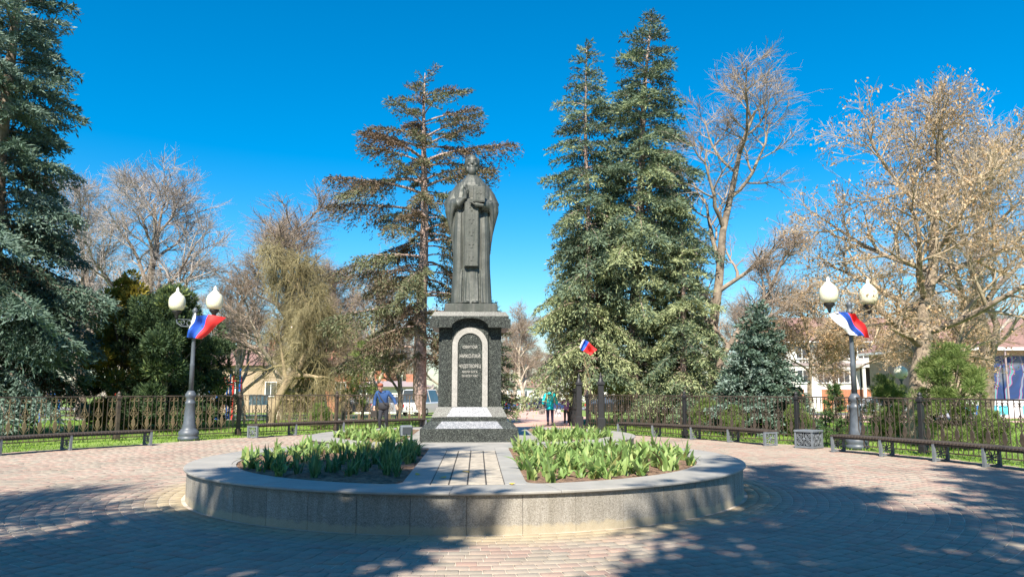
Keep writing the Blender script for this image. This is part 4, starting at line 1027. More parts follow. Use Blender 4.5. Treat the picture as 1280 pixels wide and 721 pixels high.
place(jn, gxy(1192, 20.6), 'feathery green juniper bush right of the maple trunk behind the far right bench', name='juniper_bush', cat='bush')
place(jn, gxy(1112, 24), 'smaller feathery juniper left of the maple trunk', name='juniper_bush', cat='bush', rz=2, sc=.72)
for i, (px, Y, s, l) in enumerate(((918, 26.5, .30, 'low yellow-green bush left of the small blue spruce'), (998, 26, .32, 'yellow-green bush at the fence post right of the small blue spruce'), (885, 29.5, .36, 'low green bush at the foot of the leaning bare tree'), (400, 31, .3, 'tiny green bush under the willow'), (1110, 26, .3, 'green bush behind the silver car lane left of the trunk'), (1240, 21, .3, 'small bush by the fence at the far right edge'))):
    if i == 0: bsh = bushy(46, 3.2, 1.6, M['juniper'], 9000, .24, .03, .1)
    place(bsh, gxy(px, Y), l, name='bush', cat='bush', rz=i, sc=s)
# young pine beside the right lamp
def young_pine():
    g = np.random.default_rng(5); P = []; D = []; tb = MB(); tb.tube([(0, 0, 0), (.02, 0, .8), (0, 0, 1.75)], [.03, .02, .008], 6)
    for z in np.arange(.15, 1.7, .16):
        for k in range(5):
            a = g.uniform(0, 6.28); L = .55 * (1 - z / 2.0); e = np.array([math.cos(a) * L, math.sin(a) * L, L * .45]); tb.tube([(0, 0, z), tuple(np.array([0, 0, z]) + e)], [.012, .006], 4, caps=False)
            for s in np.linspace(.25, 1, 9):
                for _ in range(9): P.append(np.array([0, 0, z]) + e * s); d = g.normal(size=3); D.append(d / np.linalg.norm(d) + e / L * .8)
    P = np.array(P); D = np.array(D); V, F = tufts(P, D, g.uniform(.10, .16, len(P)), np.full(len(P), .008), g)
    return tb.mesh('trunk', M['bark'], True), np_mesh('crown', V, F, M['pine_green'], g.random(len(F)))
place(young_pine(), (8.95, 21.3, 0), 'young pine sapling at the left of the right-hand lamp base', name='pine_sapling', cat='tree')

# --- leafless trees
def bare_mesh(seed, H, spread, tr, mats, fork=.25, nl=(9, 7, 6), twigs=6, tw_len=.55, tw_r=.010, trop=(.25, .12, .05), curve=None, droop=0, keys=None, subs=3, limb_ang=(35, 65), lratio=.55, RAD=None, ksize=(.06, .035), kmat='dry_keys', kn=3, tdroop=0.):
    rr = random.Random(seed); g = np.random.default_rng(seed); tb = MB(); cb = MB(); ends = []
    def walk(p, d, L, r, level, wander):
        n = max(4, int(L / .45)) if level < 2 else max(3, int(L / .3)); pts = [p.copy()]; ds = [d.copy()]; st = L / n; p = p.copy(); d = d.copy()
        for i in range(n):
            d = d + Vector((rr.gauss(0, wander), rr.gauss(0, wander), rr.gauss(0, wander * .6) + trop[min(level, 2)] * .28 - (droop * .3 if level >= 1 else 0) * (i / n)))
            d.normalize(); p = p + d * st; pts.append(p.copy()); ds.append(d.copy())
        return pts, ds
    def grow(p, d, L, r, level):
        pts, ds = walk(p, d, L, r, level, (.06, .12, .15, .18)[min(level, 3)]) if not (level == 0 and curve) else (None, None)
        if level == 0 and curve:
            pts = [Vector(c) for c in curve]; ds = [(pts[min(i + 1, len(pts) - 1)] - pts[max(0, i - 1)]).normalized() for i in range(len(pts))]
        n = len(pts) - 1; rad = [r * (1 - .78 * (i / n) ** 1.1) + .004 for i in range(n + 1)]
        if level == 0: rad[0] *= 1.25
        (tb if level < 2 else cb).tube(pts, rad, (9, 6, 4, 3)[min(level, 3)], caps=False)
        if level >= len(nl):
            ends.append((pts, ds, L)); return
        N = nl[level]; f0 = fork if level == 0 else .22
        for k in range(N):
            t = f0 + (1 - f0) * (k + rr.random() * .8) / N; x = t * n; i = min(int(x), n - 1); q = pts[i].lerp(pts[i + 1], x - i); dd = ds[i]
            side = dd.orthogonal().normalized(); side = Matrix.Rotation(k * 2.4 + rr.uniform(-.5, .5), 3, dd) @ side
            a = R(rr.uniform(*limb_ang)) * (1 - .25 * t); nd = (dd * math.cos(a) + side * math.sin(a)).normalized()
            cl = (spread if level == 0 else L * lratio) * (1.15 - .6 * t) * rr.uniform(.7, 1.15)
            grow(q, nd, cl, rad[i] * .62, level + 1)
        ends.append((pts[n // 2:], ds[n // 2:], L * .4))
    grow(Vector((0, 0, -.15)), Vector((rr.uniform(-.08, .08), rr.uniform(-.08, .08), 1)).normalized(), H * .72, tr, 0)
    # twigs
    P = []; D = []; L = []
    for pts, ds, l in ends:
        n = len(pts) - 1
        for k in range(twigs):
            x = rr.random() * n; i = min(int(x), n - 1); P.append(pts[i].lerp(pts[i + 1], x - i)); D.append(ds[i])
        P.append(pts[-1]); D.append(ds[-1])
    P = np.array(P); D = np.array(D); n = len(P)
    def spread_dirs(D, s): d = D + g.normal(0, s, D.shape) + np.array([0, 0, .10 - droop * .6 - tdroop]); return d / np.linalg.norm(d, axis=1, keepdims=True)
    def prisms1(P, D, L, r):
        n = len(P); A = np.cross(D, g.normal(size=(n, 3))); A /= np.linalg.norm(A, axis=1, keepdims=True); B = np.cross(D, A); E = P + (D + g.normal(0, .1, (n, 3)) + np.array([0, 0, -tdroop * .5])) * L[:, None]; V = []
        for C, rr_ in ((P, r), (E, r * .4)):
            for k in range(3): q = 2 * PI * k / 3; V.append(C + (A * math.cos(q) + B * math.sin(q)) * rr_[:, None])
        V = np.stack(V, 1); f = [(k, (k + 1) % 3, 3 + (k + 1) % 3, 3 + k) for k in range(3)]
        return V.reshape(-1, 3), (np.array(f)[None] + (np.arange(n) * 6)[:, None, None]).reshape(-1, 4), P, E
    def prisms(P, D, L, r):
        n = len(P); A = np.cross(D, g.normal(size=(n, 3))); A /= np.linalg.norm(A, axis=1, keepdims=True); B = np.cross(D, A); bend = g.normal(0, .12, (n, 3)) + np.array([0, 0, -tdroop * .5]); M1 = P + (D * .55 + bend * .5) * L[:, None]; E = P + (D + bend) * L[:, None]; V = []
        for C, rr_ in ((P, r), (M1, r * .75), (E, r * .35)):
            for k in range(3): q = 2 * PI * k / 3; V.append(C + (A * math.cos(q) + B * math.sin(q)) * rr_[:, None])
        V = np.stack(V, 1); f = [(3 * j + k, 3 * j + (k + 1) % 3, 3 * j + 3 + (k + 1) % 3, 3 * j + 3 + k) for j in range(2) for k in range(3)]
        return V.reshape(-1, 3), (np.array(f)[None] + (np.arange(n) * 9)[:, None, None]).reshape(-1, 4), M1, E
    D1 = spread_dirs(D, .55); L1 = g.uniform(.6, 1.3, n) * tw_len; V1, F1, M1, E1 = prisms(P, D1, L1, np.full(n, tw_r))
    rep = np.repeat(np.arange(n), subs); f = g.uniform(.25, 1, len(rep))[:, None]; P2 = P[rep] * (1 - f) + E1[rep] * f
    D2 = spread_dirs(D1[rep], .5); L2 = g.uniform(.5, 1.2, len(rep)) * tw_len * .6; V2, F2, M2, E2 = prisms1(P2, D2, L2, np.full(len(rep), tw_r * .66))
    Vc = np.array([tuple(v) for v in cb.v]).reshape(-1, 3); Fc = np.array([f for f in cb.f]).reshape(-1, 4)
    V = np.concatenate([Vc, V1, V2]); F = np.concatenate([Fc, F1 + len(Vc), F2 + len(Vc) + len(V1)])
    kz = H / V[:, 2].max(); kx = 1 if RAD is None else RAD / np.percentile(np.hypot(V[:, 0], V[:, 1]), 98.5); K3 = np.array([kx, kx, kz])
    V = V * K3; E2 = E2 * K3; tb.v = [(x * kx, y * kx, z * kz) for x, y, z in tb.v]
    cm = np_mesh('crown', V, F, mats[1]); tm = tb.mesh('trunk', mats[0], True); res = [tm, cm]
    if keys:
        sel = g.random(len(E2)) < keys; K = np.repeat(E2[sel], kn, 0) + g.normal(0, .06, (sel.sum() * kn, 3)); d = g.normal(0, .6, K.shape) + np.array([0, 0, -.8])
        KV, KF = tufts(K, d, g.uniform(.7, 1.4, len(K)) * ksize[0], g.uniform(.7, 1.3, len(K)) * ksize[1], g)
        res.append(np_mesh('seed_clusters', KV, KF, M[kmat], g.random(len(KF))))
    print('bare', seed, len(F) * 2, 'tris', n, 'twigs')
    return res
TN = ('trunk', 'crown', 'seed_clusters')
def bare(meshes, loc, label, rz=0, sc=1, group=None): return place(meshes, loc, label, 'tree', rz, sc, group, 'bare_tree', TN)
b1 = bare_mesh(51, 16, 4.6, .22, (M['bark'], M['twig_grey']), .22, (13, 8, 5), 4, .6, .0085, (.3, .2, .1), limb_ang=(25, 52), RAD=5.6, subs=3)
bare(b1, gxy(146, 41), 'grey leafless tree behind the blue spruce at upper left', sc=(1, 1, .98))
bare(b1, gxy(102, 46), 'second grey leafless tree standing farther left behind the blue spruce', rz=2, sc=(.95, .95, 1.0))
b2 = bare_mesh(52, 13.5, 4.0, .18, (M['bark_pale'], M['twig_brown']), .15, (13, 8, 5), 4, .6, .0085, (.4, .25, .1), limb_ang=(22, 48), RAD=4.9, subs=3)
bare(b2, gxy(345, 43), 'tall round-topped leafless tree rising behind the willow', rz=1)
bare(b2, gxy(405, 47), 'leafless tree between the willow and the brown spruce', rz=3.5, sc=.8)
bare(b2, gxy(302, 52), 'leafless tree farther back on the left flank of the willow', rz=5, sc=.85)
# willow leaning to the right, hanging olive twigs
wc = [(0, 0, -.2), (.15, 0, .5), (.45, .1, 1.1), (.95, .1, 1.7), (1.5, .2, 2.2), (2.0, .2, 2.9), (2.1, .2, 3.8), (1.7, .1, 4.8), (1.0, 0, 5.7), (.4, .1, 6.3)]
b3 = bare_mesh(53, 8.4, 2.3, .24, (M['bark_yellow'], M['twig_olive']), .25, (13, 8, 4), 5, .62, .010, (.35, .1, -.1), curve=wc, droop=.20, tdroop=.34, RAD=3.0, limb_ang=(40, 85), keys=.10, ksize=(.05, .02), kmat='buds', kn=2)
bare(b3, gxy(336, 32.5), 'weeping leafless willow with a leaning trunk behind the left fence')
bare(b3, gxy(392, 37), 'smaller weeping willow to the right of the leaning one', rz=2.6, sc=.75)
b4 = bare_mesh(54, 9.5, 2.6, .16, (M['bark_pale'], M['twig_brown']), .2, (10, 6, 5), 4, .5, .009, (.3, .2, .1), limb_ang=(25, 55), RAD=2.4, subs=4, keys=.06, ksize=(.06, .03), kmat='buds', kn=2)
bare(b4, gxy(470, 40), 'pale forked leafless tree right of the small green tree')
bare(b4, gxy(497, 44), 'thin leafless tree close left of the brown spruce trunk', rz=2, sc=.9)
bare(b4, gxy(395, 38), 'thin leafless tree just right of the willow trunk', rz=4, sc=.72)
bare(b3, gxy(428, 42), 'low weeping willow behind the small green tree', rz=1.2, sc=.66)
# tall bare tree with orange-brown limbs right of the spruces
lc = [(0, 0, -.2), (.05, 0, 2), (.1, .1, 4.2), (.35, .1, 6.4), (.55, .2, 8.6), (.95, .2, 10.8), (1.25, .2, 12.6), (1.75, .2, 14.2)]
b5 = bare_mesh(55, 16.6, 4.4, .19, (M['bark_greyed'], M['twig_brown']),   .24, (10, 6, 5), 3, .55, .0085, (.3, .32, .15), curve=lc, limb_ang=(32, 58), subs=4, RAD=4.6)
bare(b5, gxy(893, 32.5), 'tall leafless tree with orange-brown limbs close right of the big spruces', rz=.0)
bl = bare_mesh(56, 9, 2.6, .17, (M['bark'], M['twig_brown']), .3, (9, 6, 5), 4, .5, .009, (.3, .2, .12), curve=[(0, 0, -.2), (.2, 0, 2.0), (.55, 0, 3.2), (1.3, 0, 4.4), (2.3, 0, 5.4), (2.9, 0, 6.8), (3.4, 0, 8.0)], limb_ang=(35, 60))
bare(bl, gxy(890, 31.6), 'dark leaning leafless tree whose limb sweeps right beside the small blue spruce')
M['bark_tan'] = mat('bark_tan', (.20, .15, .11), .9, .4, 7, c2=(.34, .27, .20), bmp=.8, bdist=.03); M['twig_straw'] = twigmat('twig_straw', (.30, .23, .15), (.48, .39, .27))
# the big tree with dry tan keys
mc = [(0, 0, -.2), (.0, 0, 1.0), (.12, 0, 2.2), (.35, 0, 3.2), (.45, .1, 4.2), (.75, .1, 5.4), (.9, .2, 6.6), (1.1, .2, 8.0), (1.2, .2, 9.4)]
b6 = bare_mesh(57, 11.3, 4.3, .25, (M['bark_tan'], M['twig_straw']), .25, (13, 8, 5), 4, .55, .008, (.3, .18, .08), curve=mc, limb_ang=(40, 78), RAD=4.6, subs=4, keys=.30, ksize=(.085, .026), kn=3)
bare(b6, gxy(1148, 22.3), 'wide leafless maple hung with dry tan seed clusters at right')
b7 = bare_mesh(58, 9.5, 3.0, .13, (M['bark_tan'], M['twig_straw']), .42, (10, 6, 5), 4, .5, .010, (.3, .15, .05), limb_ang=(35, 70), keys=.34, ksize=(.12, .035), kn=3)
bare(b7, gxy(1012, 37), 'smaller tree thick with tan dry leaves right of the small blue spruce', sc=(1, 1, .72))
bare(b7, gxy(1062, 39), 'tree with tan dry leaves directly behind the right-hand lamp', rz=2, sc=(.95, .95, .75))
bare(b7, gxy(1205, 31), 'tan-leaved tree in front of the mural at the far right', rz=4, sc=(1, 1, .62))
bare(b1, gxy(1232, 38), 'tall grey leafless tree behind the maple at upper right', rz=4, sc=(1.05, 1.05, 1.0))
bare(b4, gxy(1045, 60), 'slender pale leafless tree in front of the pale two-storey building', rz=2, sc=.85)
# far trees
far = [(655, 84, b4, 1.35), (640, 98, b2, .95), (700, 110, b2, .9), (560, 88, b2, .95), (500, 95, b1, .75), (430, 92, b2, .85), (350, 96, b1, .8), (260, 84, b2, .9), (215, 70, b1, .75), (180, 90, b1, .8), (95, 76, b2, 1), (20, 84, b1, .9), (-60, 60, b2, 1), (745, 92, b2, 1), (860, 86, b1, .8), (930, 80, b2, 1.0), (1180, 84, b1, .9), (1270, 92, b2, 1.0), (1370, 70, b1, .8), (675, 130, b2, .8), (615, 125, b1, .7), (590, 75, b4, 1.2)]
for i, (px, Y, m, s) in enumerate(far):
    ref = [(60, 'behind the huge blue spruce'), (150, 'behind the upper-left grey tree'), (235, 'behind the left street lamp'), (320, 'behind the willow'), (450, 'right of the willow'), (520, 'left of the brown spruce trunk'), (625, 'behind the statue pedestal'), (665, 'in the gap above the gate path'), (720, 'behind the gate spruces'), (900, 'behind the tallest spruce'), (1000, 'behind the small blue spruce'), (1200, 'behind the maple'), (1400, 'beyond the mural building at the right')]
    wh = next(t_ for lim, t_ in ref if px <= lim); bare(m, gxy(px, Y), ('paler ' if m is b1 else 'slender ' if m is b4 else '') + 'leafless tree far beyond the park, ' + wh, rz=i * 1.3, sc=s, group='leafless trees far beyond the park')
# distant wood that reads as one mass
def woods():
    g = np.random.default_rng(9); n = 26000; x = g.uniform(-330, 330, n); h = 4.5 + 2.5 * np.sin(x * .07) + 1.5 * np.sin(x * .23 + 2) + g.normal(0, .8, n); f = g.random(n) ** .7
    P = np.stack([x, g.uniform(205, 225, n), -1.3 + f * np.maximum(h, 1)], 1); V, F = tufts(P, g.normal(0, .5, (n, 3)) + np.array([0, 0, 1.2]), g.uniform(.8, 2.2, n), g.uniform(.15, .5, n), g)
    return np_mesh('far_woods', V, F, M['twig_far'], None)
fw = link('far_woods', woods()); tag(fw, kind='stuff')

# trees behind the viewpoint whose shade falls on the plaza
def behind(m, x, y, sc, label, rz=0):
    return place(m, (x, y, 0), label, 'tree', rz, sc)
def shade_base(tipx, tipy, H):
    d = H / math.tan(R(SUN_EL)); return tipx - d * math.sin(R(SUN_AZ)), tipy - d * math.cos(R(SUN_AZ))
for (tx, ty, H0, wd, label) in ((-1.35, 15.4, 24, 2.55, 'large spruce behind the viewer whose shade covers the left front of the flower bed'),
                             (5.3, 16.2, 25, 2.0, 'large spruce behind the viewer shading the paving right of the flower bed'),
                             (9.4, 15.6, 23, 2.3, 'spruce behind the viewer shading the paving by the right bench')):
    x, y = shade_base(tx, ty, H0); behind(sD, x, y, (wd, wd, H0 / 4.7), label, rz=tx)
x, y = shade_base(-5.2, 13.3, 12.5); place(b4, (x, y, 0), 'leafless tree left of the viewer throwing a branching shadow on the paving', 'tree', 1.0, 1.32, None, 'bare_tree', TN)

# grass tufts on the lawns next to the fence
def lawn_tufts():
    g = np.random.default_rng(3); n = 150000; x = g.uniform(-30, 32, n); y = 12 + 34 * g.random(n) ** 1.3
    ok = ~inpoly(x, y, [(a * 1.0, b_) for a, b_ in PL]) & (np.abs(x) < y * .75 + 2) & ((x < -4.2) | (x > 3.5) | (y < 30)) & ~((x < -4.5) & (y > 43) & (y < 46)) & ~((x > 8.5) & (y > 38) & (y < 41.5)) & ~((x > 17) & (y > 46))
    x = x[ok]; y = y[ok]; z = np.array([gz(v) for v in y]) - .02; n = len(x); P = np.stack([x, y, z], 1)
    V, F = tufts(P, g.normal(0, .35, (n, 3)) + np.array([0, 0, 1.]), g.uniform(.05, .12, n), g.uniform(.006, .016, n), g)
    return np_mesh('grass', V, F, M['grass'], g.random(len(F)))
gt_ = link('grass', lawn_tufts()); tag(gt_, 'short bright green grass on the lawns behind the fences', 'grass', kind='stuff')

# ------------------------------------------------------------------ buildings
def window(parent, x, z, w_, h, y, rz=0, mull=1):
    b = MB(); t = .07
    b.box(x - w_ / 2, x + w_ / 2, y - .06, y + .05, z, z + t); b.box(x - w_ / 2, x + w_ / 2, y - .06, y + .05, z + h - t, z + h)
    b.box(x - w_ / 2, x - w_ / 2 + t, y - .058, y + .05, z + t, z + h - t); b.box(x + w_ / 2 - t, x + w_ / 2, y - .058, y + .05, z + t, z + h - t)
    for i in range(mull): xm = x - w_ / 2 + w_ * (i + 1) / (mull + 1); b.box(xm - .03, xm + .03, y - .055, y + .05, z + t, z + h - t)
    f = b.build('window', M['frame_white'], parent)
    p = MB(); p.box(x - w_ / 2 + t, x + w_ / 2 - t, y - .02, y - .01, z + t, z + h - t); p.build('pane', M['window_glass'], f)
    s = MB(); s.box(x - w_ / 2 - .06, x + w_ / 2 + .06, y - .12, y + .02, z - .06, z - .002); s.build('sill', M['frame_white'], f)
# pale two-storey building with brick-red foot
Yb = 80; g0 = gz(Yb)
pb_ = empty('pale_building', (27, Yb, g0), 0, 'pale two-storey building with a brick-red ground strip behind the right lamp', 'building')
b = MB(); b.box(0, 20, 0, 9, 2.3, 7.3); b.build('wall', M['plaster_white'], pb_)
b = MB(); b.box(-.02, 20.02, -.02, 9, 0, 2.3); b.build('lower_wall', M['brick_red'], pb_)
b = MB(); b.box(-.1, 20.1, -.12, 0, 4.75, 5.05); b.build('string_course', M['trim_grey'], pb_)
b = MB(); b.frustum(-.6, 20.6, -.6, 9.6, 7.302, 3, 17, 4.2, 4.8, 10.2); b.build('roof', M['roof_brown'], pb_)
b = MB(); b.box(-.6, 20.6, -.65, -.5, 7.15, 7.3); b.build('eaves_board', M['frame_white'], pb_)
for i in range(9): window(pb_, 1.3 + i * 2.15, 5.45, 1.25, 1.4, 0)
for i in (0, 1, 2, 3, 7, 8): window(pb_, 1.3 + i * 2.15, 2.95, 1.25, 1.4, 0)
b = MB(); b.box(8.9, 14.6, -1.8, -.13, 4.55, 4.85); b.box(9, 9.25, -1.7, -1.45, 0, 4.55); b.box(14.2, 14.45, -1.7, -1.45, 0, 4.55); b.build('porch', M['plaster_white'], pb_)
b = MB(); b.box(9.3, 14.1, -.05, -.021, 2.5, 4.5); b.build('shop_window', M['window_glass'], pb_)
for k in range(5): b = MB(); b.box(9.3 + k * 1.15, 9.4 + k * 1.15, -.09, -.051, 2.5, 4.5); b.build('window_bar', M['frame_white'], pb_)
b = MB(); b.box(3.5, 5.3, -.04, -.021, 0, 2.25); b.build('white_doorway', M['plaster_white'], pb_)
# low building with painted wall
def mural_mat():
    m, t, p = newmat('mural_paint'); tc = t.nodes.new('ShaderNodeTexCoord'); nz = t.nodes.new('ShaderNodeTexNoise'); nz.inputs['Scale'].default_value = .35; nz.inputs['Detail'].default_value = 2; nz.inputs['Distortion'].default_value = 2.2
    t.links.new(tc.outputs['Object'], nz.inputs[0]); wv = t.nodes.new('ShaderNodeTexWave'); wv.inputs['Scale'].default_value = .35; wv.inputs['Distortion'].default_value = 9; wv.inputs['Detail'].default_value = 2; t.links.new(tc.outputs['Object'], wv.inputs[0])
    c1 = ramp(t, nz.outputs[0], [(.2, (.02, .03, .06)), (.42, (.015, .045, .15)), (.52, (.06, .09, .15)), (.62, (.12, .14, .18)), (.75, (.05, .06, .10))])
    c2 = ramp(t, wv.outputs[0], [(0, (0, 0, 0)), (.86, (0, 0, 0)), (.9, (.45, .05, .10)), (.94, (.30, .10, .35)), (1, (.10, .35, .30))]); f = ramp(t, wv.outputs[0], [(.85, (0, 0, 0)), (.89, (.8, .8, .8))])
    t.links.new(mix(t, f, c1, c2), p.inputs['Base Color']); p.inputs['Roughness'].default_value = .7; return m
M['mural'] = mural_mat()
Ym = 63; g1 = gz(Ym)
mb_ = empty('mural_building', (34.2, Ym, g1), 0, 'low building with blue graffiti mural and brownish tiled roof at far right', 'building')
b = MB(); b.box(0, 30, 0, 10, 0, 5.2); b.build('wall', M['plaster_beige'], mb_)
b = MB(); b.box(4.8, 29, -.06, -.003, .2, 4.75); b.build('mural', M['mural'], mb_)
b = MB(); b.box(-.8, 30.8, -1.0, 10.8, 5.2, 5.42); b.build('fascia', M['frame_white'], mb_)
b = MB(); b.frustum(-.7, 30.7, -.9, 10.7, 5.42, 3, 27, 4, 6, 8.2); b.build('roof', M['roof_brown'], mb_)
for i in range(6): b = MB(); b.bbox(6 + i * 3.7, 6.12 + i * 3.7, -.9, -.78, .0, 5.19, .01); b.build('column', M['trim_grey'], mb_)
# rink boards: white panels, alternate blue windows
rk = empty('rink_boards', (28.3, 51, gz(51)), R(-4), 'white ice-rink boards with bright blue squares before the mural', 'rink boards')
for i in range(16):
    b = MB(); x = i * 1.5; b.box(x + .02, x + 1.48, 0, .06, .02, 1.12); pn = b.build('panel', M['paint_white'], rk)
    b = MB(); b.box(x + .15, x + .75, -.02, -.002, .1, .78); b.build('blue_square', M['paint_cyan'] if i % 3 else M['paint_white'], pn)
    b = MB(); b.box(x + .85, x + 1.4, -.02, -.002, .2, .78); b.build('blue_square', M['paint_blue'] if i % 4 == 1 else M['paint_cyan'], pn)
b = MB(); b.box(0, 24, -.04, .1, 1.12, 1.2); b.build('cap_rail', M['paint_white'], rk)
# houses behind the left trees
def house(name, label, x, Y, w_, h, wallm, roofm, rh, nw, dep=8):
    t = empty(name, (x, Y, gz(Y)), 0, label, 'house'); b = MB(); b.box(0, w_, 0, dep, 0, h); b.build('wall', wallm, t)
    b = MB(); vs = [(-.5, -.5, h), (w_ + .5, -.5, h), (w_ + .5, dep + .5, h), (-.5, dep + .5, h), (1.5, dep / 2, h + rh), (w_ - 1.5, dep / 2, h + rh)]
    b.add(vs, [(0, 1, 5, 4), (1, 2, 5), (2, 3, 4, 5), (3, 0, 4), (3, 2, 1, 0)]); r = b.build('roof', roofm, t)
    b = MB(); b.box(w_ * .7, w_ * .7 + .6, dep * .4, dep * .4 + .6, h + rh * .4, h + rh + .6); b.build('chimney', M['brick_red'], r)
    for i in range(nw): window(t, w_ * (i + .5) / nw, h * .35, 1.1, 1.35, 0)
    return t
house('brick_house', 'red-brick house with a reddish roof showing between the bare trees left of the statue', -21.5, 76, 9, 4.6, M['brick_red'], M['roof_red'], 2.6, 3)
house('beige_house', 'beige house behind the climbing frame on the left', -31, 72, 10, 4.4, M['plaster_beige'], M['roof_brown'], 2.0, 3)
house('white_house', 'low white house at the far end of the street beyond the gate', -1, 150, 7.0, 2.9, M['plaster_white'], M['roof_brown'], 1.2, 3)
house('white_warehouse', 'long white building at the far end right of the white house', 7.5, 158, 14, 2.6, M['plaster_white'], M['plaster_white'], 1.6, 5)
house('low_kiosk', 'low pale kiosk behind the left fence between tree trunks', -13.5, 66, 6, 2.3, M['plaster_white'], M['trim_grey'], .5, 2, 3)
# lattice mast
ms = empty('radio_mast', (2.2, 142, gz(142)), 0, 'thin grey lattice mast far beyond the gate', 'mast')
b = MB(); hm = 10.5
for sx in (-1, 1):
    for sy in (-1, 1): b.tube([(sx * .5, sy * .5, 0), (sx * .08, sy * .08, hm)], .05, 4)
b.build('leg_frame', M['bench_leg'], ms)
b = MB()
for i in range(10):
    z = i * 1.0; r_ = .5 - .042 * z; r2 = .5 - .042 * (z + 1)
    for s in (-1, 1): b.tube([(-r_ * s, -r_, z), (r2 * s, -r2, z + 1)], .03, 3)
b.build('bracing', M['bench_leg'], ms)

# ------------------------------------------------------------------ cars
def carpaint(name, c):
    m, t, p = newmat(name); p.inputs['Base Color'].default_value = (*c, 1); p.inputs['Roughness'].default_value = .35; p.inputs['Metallic'].default_value = .3; p.inputs['Coat Weight'].default_value = .8; p.inputs['Coat Roughness'].default_value = .05
    nz = _noise(t, 3, 4); r = ramp(t, nz.outputs[0], [(.3, (.28, .28, .28)), (.7, (.45, .45, .45))]); t.links.new(r, p.inputs['Roughness']); return m
def car(loc, rz, paint, label, L=4.4, W=1.75, H=1.45, van=False, group='parked cars'):
    t = empty('parked_car', loc, rz, label, 'car', group)
    top = [(-.5, .62), (-.485, .80), (-.40, .88), (-.30, .93), (-.22, 1.0), (.0, 1.0), (.10, .98), (.22, .93), (.36, .80), (.47, .70), (.5, .55)]
    b = MB(); prof = [(-.5, .30), (-.5, .62), (-.49, .85), (-.40, .93), (-.26, .95), (.22, .93), (.40, .84), (.49, .68), (.5, .34), (.42, .24), (-.42, .24)]
    if van: prof = [(-.5, .3), (-.5, .7), (-.49, 1.0), (.30, 1.0), (.40, .9), (.48, .78), (.5, .4), (.42, .26), (-.42, .26)]
    secs = [(-1, .90), (-.93, 1.0), (.93, 1.0), (1, .90)]; k = len(prof); vs = []
    for s, f in secs:
        for x, z in prof: vs.append((x * L * (1 if abs(s) < .95 else .985), s * W / 2, .24 + (z - .24) * f))
    fs = [(j * k + i, (j + 1) * k + i, (j + 1) * k + (i + 1) % k, j * k + (i + 1) % k) for j in range(3) for i in range(k)] + [tuple(range(k)), tuple(3 * k + i for i in reversed(range(k)))]
    b.add(vs, fs); b.build('body', paint, t)
    def cab(x0, x1, X0, X1, zb, zt, w0, w1, nm, m, infl=0):
        b = MB(); b.frustum(x0 * L - infl, x1 * L + infl, -w0 - infl, w0 + infl, zb, X0 * L, X1 * L, -w1, w1, zt); return b.build(nm, m, t)
    zb, zt = (.95, H) if not van else (1.0, 1.95)
    c = (-.44, .28, -.30, .12) if not van else (-.49, .36, -.47, .22)
    b = MB(); x0, x1, X0, X1 = [v * L for v in c]; w0, w1 = W * .46, W * .36; b.frustum(x0, x1, -w0, w0, zb - .03, X0, X1, -w1, w1, zt - .07); b.build('glasshouse', M['window_glass'], t)
    b = MB(); b.frustum(X0 - .04, X1 + .03, -w1 - .02, w1 + .02, zt - .075, X0 + .15, X1 - .15, -w1 + .1, w1 - .1, zt); b.build('roof', paint, t)
    for s in (-1, 1):
        b = MB()
        for f in (0, .45, 1):
            xb_, xt_ = x0 + (x1 - x0) * f, X0 + (X1 - X0) * f; b.tube([(xb_, s * (w0 + .005), zb - .02), (xt_, s * (w1 + .01), zt - .05)], .035, 4)
        b.build('pillar', paint, t)
        b = MB(); b.bbox(L * .455, L * .502, s * W * .36 - .16, s * W * .36 + .16, .60, .74, .01); b.build('headlight', M['paint_white'], t)
        b = MB(); b.bbox(-L * .502, -L * .47, s * W * .38 - .12, s * W * .38 + .12, .66, .86, .01); b.build('tail_light', M['paint_red'], t)
        b = MB(); b.ell((x1 - .25, s * (W / 2 + .08), .98), (.08, .1, .07), 8, 6); b.build('mirror', paint, t)
        for x in (-.31, .31):
            w = MB(); w.torus((x * L, s * (W / 2 - .07), .32), .23, .095, 'y', 18, 8); wh = w.build('wheel', M['tyre'], t, True)
            w = MB(); w.ell((x * L, s * (W / 2 - .03), .32), (.17, .03, .17), 14, 6); w.build('rim', M['chrome'], wh)
    b = MB(); b.bbox(-L * .506, -L * .48, -W * .45, W * .45, .32, .50, .02); b.bbox(L * .48, L * .506, -W * .45, W * .45, .30, .48, .02); b.build('bumper', paint, t)
    b = MB(); b.box(-L * .509, -L * .506, -.26, .26, .52, .63); b.build('number_plate', M['paint_white'], t)
P_blue = carpaint('car_blue', (.02, .05, .20)); P_sky = carpaint('car_bright_blue', (.02, .09, .34)); P_wh = carpaint('car_white', (.75, .75, .75)); P_sil = carpaint('car_silver', (.38, .40, .42)); P_dk = carpaint('car_dark', (.015, .018, .025))
car(gxy(684, 92), 0, P_blue, 'dark blue saloon car side-on behind the woman in turquoise')
car(gxy(644, 89), R(80), P_sky, 'blue car nose-on right of the pedestal foot')
car(gxy(651, 104), R(70), P_sil, 'silver car in the parked row behind the blue one')
car(gxy(660, 112), R(70), P_wh, 'white car at the far end of the parked row')
car(gxy(528, 58), R(75), P_wh, 'white van parked behind the left fence beside the pedestal', L=4.6, van=True)
car(gxy(499, 60), R(10), P_sil, 'silver car parked behind the man in the blue jacket')
car(gxy(455, 61), 0, P_dk, 'dark car parked behind the small green tree')
car(gxy(768, 60), 0, P_dk, 'dark car behind the trunk of the tallest spruce')
car(gxy(1098, 66), R(180), P_sil, 'silver hatchback in front of the pale building, right of the lamp')
car(gxy(1180, 68), R(0), P_wh, 'white car half hidden by the juniper bush')

